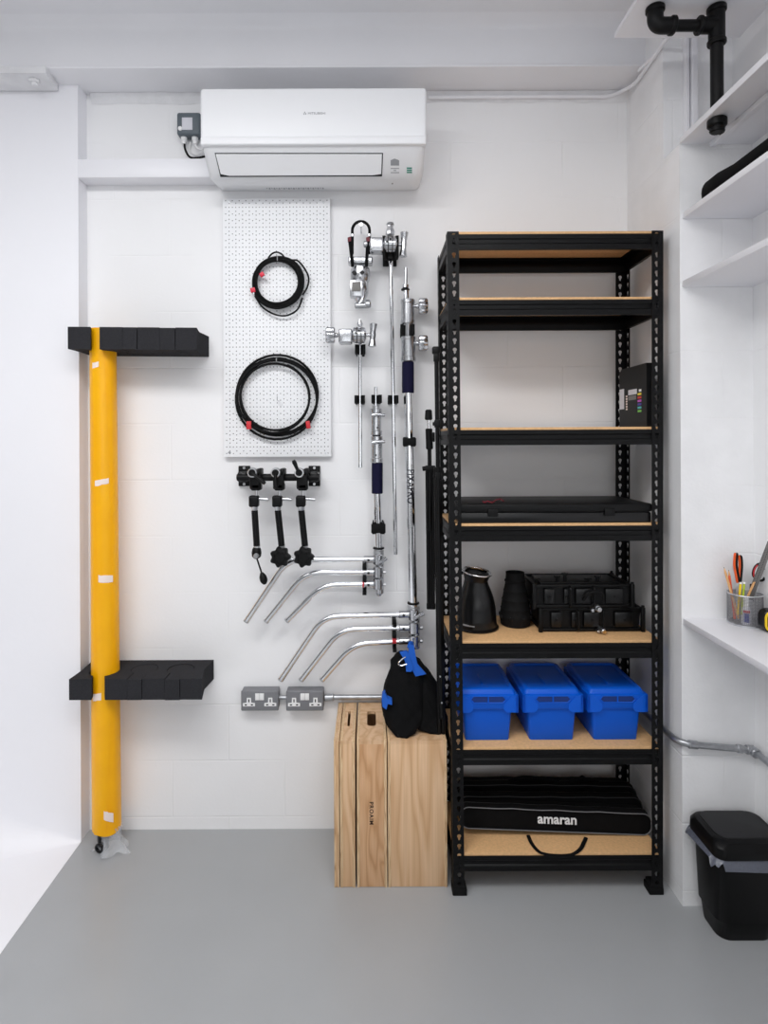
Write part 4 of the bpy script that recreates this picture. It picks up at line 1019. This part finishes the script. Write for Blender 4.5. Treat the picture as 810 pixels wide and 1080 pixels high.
# flat black case on fourth shelf and red cable on it
t = thing('equipment_case', 'flat black hard case filling the fourth shelf', 'case')
z0 = ZB[3]; ztop = z0+.066
m = MB(); m.box((XA+.03, 2.034, z0+.0), (.962, 2.30, z0+.036), .004, 3); m.build('case_base', M_blkg, t)
m = MB(); m.box((XA+.028, 2.031, z0+.038), (.964, 2.302, ztop), .005, 3); m.box((XA+.05, 2.05, ztop-.002), (.945, 2.285, ztop+.002), .001); m.build('case_lid', M_blk, t)
m = MB(); m.box((XA+.034, 2.040, z0+.034), (.958, 2.295, z0+.04)); m.build('seal', M_dark, t)
for xx in (.40, .80):
    m = MB(); m.box((xx, 2.026, z0+.024), (xx+.035, 2.033, z0+.050), .002); m.build('latch', M_blk, t)
m = MB(); m.tube(spl([P(509, 528.6, 2.05), P(511.5, 530, 2.045), P(514, 528.5, 2.06), P(519, 530, 2.05), P(523, 527.3, 2.09), P(528, 526.6, 2.10), P(531, 528.5, 2.07)], 6), .0022, 8)
o = m.build('red_cable', mat('dark_red_cable', srgb(120, 20, 36), .5)); tag(o, 'short curled dark red cable lying on the flat black case', 'cable')
m = MB(); c0 = V(.395, 2.040, z0); 
# reflectors on the fifth shelf
z0 = ZB[4]
t = thing('reflector_dish', 'large glossy black flared reflector with chrome ring standing on the fifth shelf', 'reflector')
c = V(X(503, 2.175, 660), 2.175, z0)
m = MB(); m.lathe([(.074, 0), (.079, .002), (.079, .006), (.073, .010), (.071, .03), (.0715, .034), (.0705, .038), (.069, .075), (.063, .110), (.053, .140), (.0455, .158), (.0415, .175)], c, (-.02, 0, 1), 40); m.build('horn', M_blkg, t)
m = MB(); tp = c+V(-.004, 0, .172); ax = V(.13, -.10, 1)
m.lathe([(.0415, 0), (.044, .008), (.050, .026), (.0545, .030)], tp, ax, 40, cap=False); m.build('neck', M_blkg, t)
m = MB(); axn = ax.normalized(); m.torus(tp+axn*.033, axn, .0535, .0032, 40); m.lathe([(.052, .030), (.050, .033), (.044, .030)], tp, ax, 40, cap=False); m.build('mount_ring', M_chrome, t)
m = MB(); m.box(tp+axn*.03+V(-.062, -.006, -.006), tp+axn*.03+V(-.050, .006, .004), .002); m.build('bayonet_tab', M_blk, t)
fnr = lambda u, v, w: V(c.x+(.0722+w)*math.sin(u/.072-.62), c.y-(.0722+w)*math.cos(u/.072-.62), z0+.021+v)
m = MB()
for i, (u0, u1, v0, v1) in enumerate(((-.022, .004, .000, .006), (.004, .024, .0005, .0045))):
    m.rings([[fnr(u0+(u1-u0)*k/6, v, .0006) for k in range(7)] for v in (v0, v1)], cap=False, closed=False)
m.build('printed_strip', M_txtg, t)
t = thing('snoot', 'smaller matt black stepped snoot standing on the fifth shelf', 'snoot')
c = V(X(543.5, 2.205, 660), 2.205, z0)
m = MB(); pr = [(.048, 0), (.054, .004), (.055, .012), (.056, .020), (.058, .030), (.058, .038), (.056, .042), (.0535, .060), (.0545, .064), (.052, .068), (.0485, .092), (.0495, .096), (.047, .100), (.042, .125), (.043, .129), (.0405, .133), (.036, .158), (.039, .162), (.039, .166), (.035, .170), (.0335, .188), (.0345, .195), (.031, .195), (.030, .150)]
m.lathe(pr, c, (0, 0, 1), 40); m.build('stepped_cone', M_blkr, t)
for a in range(8):
    th = a*math.pi/4+.3; m = MB(); p = c+V(.057*math.cos(th), .057*math.sin(th), .035); m.box(p+V(-.005, -.005, -.006), p+V(.005, .005, .006), .002); m.build('catch', M_blk, t)
# two folded softbox speedrings / black rig frames
def rig(name, px0, px1, y0, y1, zlo, zhi, label, topper):
    t = thing(name, label, 'lighting bracket')
    xa, xb = X(px0, y0, 650), X(px1, y0, 650); h = zhi-zlo
    m = MB()
    for z in (zlo+.003, zhi-.012): 
        m.box((xa+.008, y0, z), (xb-.008, y0+.012, z+.010), .002); m.box((xa+.008, y1-.012, z), (xb-.008, y1, z+.010), .002)
        m.box((xa, y0+.012, z), (xa+.012, y1-.008, z+.010), .002); m.box((xb-.012, y0+.012, z), (xb, y1-.008, z+.010), .002)
    m.build('frame', M_blk, t)
    m = MB(); m.prism([V(xa+.012, y0+.008, zlo+.010), V(xb-.012, y0+.008, zlo+.010), V(xb-.004, y0+.008, zhi-.010), V(xa+.003, y0+.008, zhi-.010)], (0, y1-y0-.02, 0)); m.build('panel', M_blk, t)
    for x, y in ((xa, y0), (xb, y0), (xa, y1), (xb, y1)):
        m = MB(); m.box((x-.007, y-.007, zlo), (x+.007, y+.007, zhi), .003); m.cyl((x, y, zhi-.002), (x, y, zhi+.006), .0055, n=12, bev=.001); m.build('corner_post', M_blk, t)
    L = xb-xa
    for k, w in ((.10, .10), (.30, .05), (.42, .16), (.72, .18)):
        m = MB(); m.box((xa+L*k, y0-.007, zlo+h*.22), (xa+L*(k+w), y0+.006, zhi-h*.18), .003); g = m.build('hinge_plate', M_blkg, t)
        m = MB(); m.cyl((xa+L*(k+w*.5), y0-.010, zlo+h*.5), (xa+L*(k+w*.5), y0-.005, zlo+h*.5), .005, n=12, bev=.001); m.build('bolt', M_blk, g)
    for k in (.36, .60):
        m = MB(); m.tube(bez([(xa+L*k, y0-.004, zhi-.008), (xa+L*k, y0-.016, zhi-.012), (xa+L*k, y0-.016, zlo+.014), (xa+L*k, y0-.004, zlo+.008)], .006), .004, 8); m.build('strut', M_blk, t)
    for k, hh in topper:
        m = MB(); x = xa+L*k; y = y0+.05; m.cyl((x, y, zhi-.004), (x, y, zhi+hh), .006, n=12, bev=.001); n = 30
        m.rings([[V(x+(.010+.002*math.cos(5*a))*math.cos(a), y+(.010+.002*math.cos(5*a))*math.sin(a), z) for a in [2*math.pi*i/n for i in range(n)]] for z in (zhi+hh, zhi+hh+.006)]); m.build('wing_knob', M_blk, t)
    m = MB(); m.box((xa+.03, y0+.03, zhi-.008), (xb-.03, y1-.03, zhi-.0), .003); m.build('top_plate', M_blk, t)
    return t, xa, xb
ta, xa, xb = rig('lighting_bracket', 570, 678, 2.115, 2.29, z0, z0+.088, 'black metal lighting bracket frame with silver spigot, lower of the two stacked', ())
c = V(X(634.5, 2.09, 664), 2.10, Z(664, 2.09, 634))
m = MB(); m.cyl(c+V(0, .015, 0), c+V(.004, -.022, -.004), .0085, n=18, bev=.002); m.build('spigot', M_steel, ta)
m = MB(); m.cyl(c+V(.004, -.021, -.004), c+V(.0045, -.026, -.0045), .0062, n=14); m.build('brass_tip', mat('brass', (.7, .5, .25, 1), .3, 1), ta)
m = MB(); c2 = c+V(-.012, -.004, -.006); m.cyl(c2+V(0, .01, 0), c2+V(0, -.012, 0), .0045, n=12, bev=.001); m.build('screw', M_steel, ta)
tb, xa, xb = rig('lighting_bracket', 563.5, 667, 2.10, 2.28, z0+.0885, z0+.175, 'black metal lighting bracket frame with knobs, upper of the two stacked', ((.06, .004), (.28, .012), (.36, .022), (.60, .004), (.70, .012)))
c = V(X(631, 2.075, 641), 2.09, Z(642.5, 2.075, 631))
m = MB(); m.cyl(c+V(-.006, .015, .006), c+V(.004, -.022, -.002), .0090, n=18, bev=.002); m.torus(c+V(.001, -.010, .001), (.2, -1, -.2), .0092, .0014, 24, 6); m.build('spigot', M_steel, tb)
m = MB(); c2 = c+V(-.018, -.004, -.006); m.box(c2+V(-.005, -.01, -.005), c2+V(.005, .01, .005), .001); m.build('screw', M_steel, tb)
m = MB(); m.tube(spl([V(xa+.17, 2.088, z0+.12), V(xa+.19, 2.075, z0+.15), V(xa+.23, 2.075, z0+.15), V(xa+.24, 2.08, z0+.11)], 6), .0045, 8); m.build('cable', M_blkr, tb)

# blue crates
z0 = ZB[5]
def crate(px, label):
    t = thing('storage_crate', label, 'crate', 'blue lidded crates on the sixth shelf')
    yf, yr = 2.062, 2.318; xc = X(px, yf+.003, 760); w1, w0 = .0865, .0755; W = .1030
    H1, H2, H3 = .118, .163, .182
    m = MB(); f = lambda w, y0, y1, z, r: rrect(xc-w, xc+w, y0, y1, r, z0+z, 4)
    m.rings([f(w0, yf+.014, yr-.014, 0, .008), f(w0+.001, yf+.012, yr-.013, .003, .010), f(w1, yf+.004, yr-.006, H1+.012, .012)]); m.build('tub', M_blue, t)
    # rim: band with deeper corner skirts
    m = MB()
    def band(lo, hi, yfo):
        pass
    m.rings([f(W-.003, yf-.004, yr+.0, .116, .008), f(W, yf-.007, yr+.002, .120, .009), f(W, yf-.007, yr+.002, H2, .009), f(W-.004, yf-.003, yr-.002, H2+.003, .009)])
    for s in (-1, 1):
        xo = xc+s*W; xi = xc+s*(W-.040); xi2 = xc+s*(W-.050)
        m.prism([V(xo, yf-.0085, z0+.106), V(xi, yf-.0085, z0+.106), V(xi2, yf-.0085, z0+.118), V(xi2, yf-.0085, z0+.133), V(xc+s*(W-.022), yf-.0085, z0+H2), V(xo, yf-.0085, z0+H2+.004)], (0, .012, 0))
        m.prism([V(xo+s*.001, yf-.0085, z0+.106), V(xo+s*.001, yf+.045, z0+.106), V(xo+s*.001, yf+.06, z0+.124), V(xo+s*.001, yf+.07, z0+H2), V(xo+s*.001, yf-.0085, z0+H2+.004)], (-s*.008, 0, 0))
    m.build('rim', M_blue, t)
    # lid with raised border and two front hand recesses
    m = MB(); m.rings([f(W-.006, yf+.0, yr-.003, H2-.002, .008), f(W-.010, yf+.006, yr-.006, H3-.004, .014), f(W-.014, yf+.011, yr-.010, H3, .014), f(W-.022, yf+.022, yr-.018, H3, .012), f(W-.026, yf+.026, yr-.022, H3-.006, .010)])
    lid = m.build('lid', M_blue, t)
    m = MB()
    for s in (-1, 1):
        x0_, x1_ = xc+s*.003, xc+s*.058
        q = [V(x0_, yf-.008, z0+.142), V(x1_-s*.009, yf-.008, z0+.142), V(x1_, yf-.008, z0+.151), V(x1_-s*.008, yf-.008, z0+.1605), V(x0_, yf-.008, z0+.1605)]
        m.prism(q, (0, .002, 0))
    m.build('hand_recess', mat('blue_recess_shade', srgb(0, 44, 118), .6) if 'blue_recess_shade' not in bpy.data.materials else bpy.data.materials['blue_recess_shade'], t)  # flat patches, the shade of the recess put into a darker blue
    m = MB(); loopz = [(0.0, .1625), (.051, .1625), (.0615, .151), (.051, .1400), (0, .1400), (-.051, .1400), (-.0615, .151), (-.051, .1625)]
    m.tube([V(xc+a, yf-.0085, z0+b) for a, b in loopz], .0018, 6, True); m.cyl((xc, yf-.0085, z0+.140), (xc, yf-.0085, z0+.1625), .0022, n=8); m.build('handle_rib', M_blue, t)
    m = MB(); m.box((xc-.012, yf+.06, z0+H3-.007), (xc-.006, yf+.15, z0+H3-.0035), .001); m.box((xc-.06, yf+.03, z0+H3-.007), (xc+.06, yf+.034, z0+H3-.004), .001); m.build('lid_rib', M_blue, lid)
    return t
c1 = crate(514.5, 'blue lidded plastic crate, left one, partly behind the shelving post')
copy(c1, (X(582.5, 2.065, 760)-X(514.5, 2.065, 760), 0, 0), 'blue lidded plastic crate, middle one of three')
copy(c1, (X(650.3, 2.065, 760)-X(514.5, 2.065, 760), 0, 0), 'blue lidded plastic crate, right one of three')

# gear bags on the bottom shelf
z0 = ZB[6]
M_pipd = mat('dark_piping', srgb(46, 46, 48), .7)
def bag(zlo, h, yf, yr, x0, x1, label, tilt, brand=None, handle=True, bulge=0):
    t = thing('gear_bag', label, 'bag', 'black zipped gear bags on the bottom shelf')
    xc = (x0+x1)/2
    T = lambda p: V(p.x, p.y, p.z-(p.x-xc)*tilt)
    def sect(y, k, kz):
        out = []; hh = h/2*kz; ww = (x1-x0)/2*k; r = min(.034, hh*.8); n = 8
        for (sx, sz, a0) in ((1, 1, 0), (-1, 1, 90), (-1, -1, 180), (1, -1, 270)):
            for i in range(n+1):
                a = math.radians(a0+90*i/n); x = sx*(ww-r)+r*math.cos(a); z = sz*(hh-r)+r*math.sin(a)
                out.append(V(xc+x, y, zlo+h/2+z))
            if a0 in (0, 180):
                nx = -1 if a0 == 0 else 1
                for j in range(1, 12):
                    tt = j/12; x = (ww-r)*(-nx*-1 if False else 1)
                    xx = (ww-r)*(1-2*tt) if a0 == 0 else -(ww-r)*(1-2*tt)
                    sag = bulge*math.sin(math.pi*tt)*kz+.0015*math.sin(j*2.1+zlo*50)
                    out.append(V(xc+xx, y, zlo+h/2+(hh+sag if a0 == 0 else -hh)))
        return [T(p) for p in out]
    m = MB(); m.rings([sect(yf+.004, .988, .93), sect(yf, .992, .96), sect(yf-.001, .998, .99), sect(yf+.004, 1, 1), sect((yf+yr)/2, .995, 1), sect(yr, .96, .93)])
    b = m.build('bag_body', M_nylon, t, smooth=60)
    m = MB(); m.tube(sect(yf-.0015, .996, .985), .0016, 6, True); m.build('piping', M_piping if brand else M_pipd, b)
    m = MB(); m.tube([p+V(0, .028, 0) for p in sect(yf+.0, 1.0, 1.004)], .0013, 6, True); m.build('zip', M_blkg, b)
    if brand:
        bx = X(587.5, yf, 873); bz = zlo+h*.52-(bx-xc)*tilt
        text(brand, 'brand_lettering', M_txtw, b, lambda u, v, w: V(bx+u, yf-.0012-w, bz+v*1.02-u*tilt), .139, .024)
    return t, T, xc
tB = None
x0g, x1g = X(485, 2.12, 870), X(686.5, 2.118, 870)
tl = .042
t1, T1, xc1 = bag(z0+.017, .076, 2.112, 2.168, x0g, x1g, 'black zipped gear bag with white lettering, foremost of the three', .042, 'amaran')
m = MB(); hp = [P(557, 881, 2.108), P(560.5, 889, 2.095), P(567, 897, 2.075), P(574, 900.5, 2.065), P(588, 902.3, 2.058), P(603, 901.3, 2.06), P(612, 895.5, 2.075), P(616, 888, 2.095), P(618, 883.5, 2.108)]
hp2 = []
for p in hp:
    py__ = CY+(H-p.z)*F/p.y; d_ = min(p.y, (H-z0-.004)*F/(py__-CY)); k_ = d_/p.y; hp2.append(V(p.x*k_, d_, H-(H-p.z)*k_))
m.tube(spl(hp2, 6), .0068, 8, flat=.35, up=(0, 0, 1)); m.build('handle', M_nylon, t1)
t2, T2, xc2 = bag(z0+.006, .098, 2.174, 2.228, x0g+.002, X(675, 2.18), 'plain black zipped gear bag, middle one of the three', .012)
t3, T3, xc3 = bag(z0+.006, .104, 2.234, 2.296, x0g+.004, X(669, 2.24), 'plain black zipped gear bag with humped handles, rearmost of the three', .012, bulge=.003)
m = MB(); hh = z0+.108
for (pa_, pb_, zz_) in (((.56, 2.265), (.66, 2.265), .012), ((.795, 2.265), (.81, 2.265), .016)):
    a = V(pa_[0], pa_[1], hh-(pa_[0]-xc3)*.02); b = V(pb_[0], pb_[1], hh-(pb_[0]-xc3)*.02)
    m.tube(spl([a+V(-.04, 0, -.002), a+V(0, 0, zz_*.8), (a+b)/2+V(0, 0, zz_), b+V(0, 0, zz_*.6), b+V(.05, 0, -.003)], 6), .013, 10, flat=.6)
m.build('handle', M_nylon, t3)


# ============================================================ foam shelves and yellow roll
def circ_pocket(xc, yc, r, hw, yf, n=26):
    "slot mouth from the front edge into a round pocket, from right lip to left lip"
    a = math.asin(min(.98, hw/r)); out = [V(xc+hw, yf, 0)]
    st, en = -math.pi/2+a, 1.5*math.pi-a
    for i in range(n+1):
        th = st+(en-st)*i/n; out.append(V(xc+r*math.cos(th), yc+r*math.sin(th), 0))
    out.append(V(xc-hw, yf, 0)); return out
TX, TY = X(109.5, 2.27, 600)+.002, 2.268
def foam(zlo, h, yf, pxl, pxr, pyr, tubem, slits, label, tilt):
    t = thing('foam_holder', label, 'foam block')
    xl_, xr_ = X(pxl, yf, pyr), X(pxr, yf, pyr)
    m0, m1 = X(tubem[0], yf, pyr), X(tubem[1], yf, pyr)
    R = .053
    # irregular mouth for the tube pocket
    pk = [V(m1, yf, 0)]
    for i in range(31):
        th = -math.pi/2+.42+(2*math.pi-.84)*i/30; pk.append(V(TX+R*math.cos(th), TY+R*math.sin(th), 0))
    pk.append(V(m0, yf, 0))
    outline = [V(xl_, yf, 0), V(xl_+.006, yf+.08, 0), V(xl_, WALL, 0), V(xr_-.006, WALL, 0), V(xr_-.016, yf+.09, 0), V(xr_, yf, 0)]
    plugs = []
    for (a, b) in reversed(slits):
        xa_, xb_ = X(a, yf, pyr), X(b, yf, pyr); xc_ = (xa_+xb_)/2; hw = (xb_-xa_)/2; r = .05; yc = yf+.098
        outline += circ_pocket(xc_, yc, r, hw, yf); plugs.append(circ_pocket(xc_, yc, r-.0022, hw-.0018, yf-.003))
    outline += pk
    tf = lambda p: V(p.x, p.y, p.z-(p.x-xl_)*tilt)
    m = MB(); m.prism([p+V(0, 0, zlo) for p in outline], (0, 0, h)); m.build('foam_block', M_foam, t, tf=tf)
    for k, pg in enumerate(plugs):
        m = MB(); m.prism([p+V(0, 0, zlo+.001*(k-.5)) for p in pg], (0, 0, h-.0015)); m.build('foam_plug', M_foam, t, tf=tf)
    return t
foam(.6020, .077, 2.188, 72.8, 213, 727, (96.5, 110.5), [(134, 150), (173.5, 190)], 'charcoal foam holder gripping the yellow roll near the floor, lower one', 0)
foam(1.899, .082, 2.188, 71.5, 207.5, 360, (95.5, 105.0), [(129, 145), (168, 185)], 'charcoal foam holder at the top end of the yellow roll, upper one', .012)
t = thing('gel_roll', 'long yellow wrapped roll standing upright in the left corner', 'roll')
zr0, zr1 = Z(876, 2.25, 110), 1.984
bx_ = X(112.5, TY, 860)
m = MB(); rs = []; n = 40; N = 44
for j in range(N+1):
    k = j/N; z = zr0+(zr1-zr0)*k; cx_ = bx_+(TX-bx_)*k
    R = .0515-.0035*k; ring = []
    for i in range(n):
        th = 2*math.pi*i/n; f = 1+.010*math.sin(2*th+5*k)+.006*math.sin(3*th-9*k)
        ring.append(V(cx_+R*f*math.cos(th), TY+R*f*math.sin(th), z+(.006*math.sin(th*2) if j == 0 else 0)))
    rs.append(ring)
m.rings(rs); gr = m.build('gel_wrap', M_yel, t, smooth=60)
m = MB()   # overlapping edge of the wrap
rs = []
for j in range(N+1):
    k = j/N; z = zr0+.004+(zr1-zr0-.006)*k; cx_ = bx_+(TX-bx_)*k; R = .0524-.0035*k; th0 = -2.1+1.1*k*(1-k)*1.6
    rs.append([V(cx_+(R+.0006)*math.cos(th0+.9*i/6), TY+(R+.0006)*math.sin(th0+.9*i/6), z) for i in range(7)])
m.rings(rs, cap=False, closed=False); o = m.build('wrap_flap', M_yel, t, smooth=60); mod(o, 'SOLIDIFY', thickness=.0012)
def tapep(px, py, w, h, rot):
    k = (Z(py, 2.22, px)-zr0)/(zr1-zr0); cx_ = bx_+(TX-bx_)*k; R = .0542-.0035*k; p = P(px, py, 2.225); s = max(-.95, min(.95, (p.x-cx_)/R)); th = math.asin(s)
    m = MB(); rs = []
    for j in range(4):
        v = (j/3-.5)*h; rs.append([V(cx_+R*math.sin(th+u/R), TY-R*math.cos(th+u/R), p.z+v+u*rot+random.uniform(-.0015, .0015)) for u in [(i/6-.5)*w for i in range(7)]])
    m.rings(rs, cap=False, closed=False); o = m.build('tape_patch', M_tape, t, smooth=60); mod(o, 'SOLIDIFY', thickness=.0006)
for a in ((101.5, 385, .026, .020, .25), (108, 508.5, .050, .020, .22), (112, 610.5, .052, .026, -.12), (103, 734.5, .036, .026, .2), (115, 861, .034, .034, -.6)): tapep(*a)
m = MB(); m.lathe([(.022, .10), (.022, .035), (.018, .02), (.020, .006), (.016, 0)], (bx_-.01, TY-.005, .003), (0, 0, 1), 22); m.build('core_tube', M_blkg, t)
m = MB(); c = V(bx_-.012, TY-.035, .024); m.torus(c, (.2, 1, .1), .014, .0055, 22, 8); m.build('core_hook', M_blkg, t)
m = MB(); rs = []; n = 36; rnd = random.Random(4)
ph = [rnd.uniform(0, 6.3) for _ in range(6)]
for j in range(9):
    k = j/8; R = .048-.014*math.sin(k*3.1)+.012*k*k; z = zr0+.012-(zr0+.008)*k
    rs.append([V(bx_+.006+.02*k+R*(1+(.10+.22*k)*math.sin(5*a+ph[0]+2*k)+.12*math.sin(9*a+ph[1]-3*k))*math.cos(a), TY-.004-.006*k+R*(.9+(.1+.15*k)*math.sin(4*a+ph[2]))*math.sin(a)*.9, max(.0012, z+.006*math.sin(7*a+ph[3])*k)) for a in [2*math.pi*i/n for i in range(n)]])
rs = [[V(min(p.x, 9), min(p.y, WALL-.002), p.z) if p.x > XL+.002 else V(XL+.002, min(p.y, WALL-.002), p.z) for p in r] for r in rs]
m.rings(rs, cap=False); o = m.build('clear_wrap_end', M_plwrap, t, smooth=180); mod(o, 'SOLIDIFY', thickness=.0003)

# ============================================================ finish, light, camera
for o in list(COL.objects):
    if o.parent is None and o.name not in DONE and o.get('kind') != 'structure' and o.type in {'EMPTY', 'MESH'}: finish(o)
def area(name, loc, rot, sx, sy, power, col=(1, 1, 1), spread=180):
    l = bpy.data.lights.new(name, 'AREA'); l.shape = 'RECTANGLE'; l.size = sx; l.size_y = sy; l.energy = power; l.color = col; l.spread = math.radians(spread)
    o = bpy.data.objects.new(name, l); COL.objects.link(o); o.location = loc; o.rotation_euler = rot; return o
area('ceiling_lamp', (-.9, .55, 3.08), (0, 0, 0), 1.2, .6, 37)
area('ceiling_lamp', (.35, .2, 3.08), (0, 0, 0), 1.2, .6, 26)
area('ceiling_lamp', (-1.6, -.9, 3.08), (0, 0, 0), 1.8, 1.2, 24)
area('added_front_fill', (.1, -2.6, 1.7), (math.pi/2, 0, 0), 2.6, 1.5, 22, (.96, .98, 1))  # added fill behind the camera, not a real window, brightens the beam face
w = bpy.data.worlds.new('patchy_fill'); SC.world = w; w.use_nodes = True
bg = w.node_tree.nodes['Background']; bg.inputs['Color'].default_value = (.95, .97, 1, 1); bg.inputs['Strength'].default_value = .85
wn = w.node_tree; wt = wn.nodes.new('ShaderNodeTexCoord'); wm = wn.nodes.new('ShaderNodeMapping'); wm.inputs['Scale'].default_value = (1.9, 1.9, .55)
wno = wn.nodes.new('ShaderNodeTexNoise'); wno.inputs['Scale'].default_value = 1.5; wno.inputs['Detail'].default_value = 1  # made-up dark and bright patches around the room, giving the chrome contrast
wr = wn.nodes.new('ShaderNodeValToRGB'); wr.color_ramp.elements[0].position = .42; wr.color_ramp.elements[0].color = (.06, .062, .07, 1)
wr.color_ramp.elements[1].position = .56; wr.color_ramp.elements[1].color = (.97, .98, 1, 1)
wn.links.new(wt.outputs['Generated'], wm.inputs['Vector']); wn.links.new(wm.outputs[0], wno.inputs['Vector'])
wn.links.new(wno.outputs['Fac'], wr.inputs['Fac']); wn.links.new(wr.outputs['Color'], bg.inputs['Color'])
cam = bpy.data.cameras.new('camera'); co = bpy.data.objects.new('camera', cam); COL.objects.link(co)
cam.sensor_fit = 'HORIZONTAL'; cam.sensor_width = 36; cam.lens = 36*F/810
cam.shift_x = (405-CX)/810; cam.shift_y = -(540-CY)/810; cam.clip_start = .02
co.location = (0, 0, H); co.rotation_euler = (math.pi/2, ROLL, 0)
SC.camera = co
vs = SC.view_settings; SC.display_settings.display_device = 'sRGB'
vs.view_transform = 'Standard'; vs.look = 'None'; vs.gamma = 1; vs.use_curve_mapping = False; vs.exposure = -.10
SC.cycles.max_bounces = 10; SC.cycles.diffuse_bounces = 6; SC.cycles.transparent_max_bounces = 12
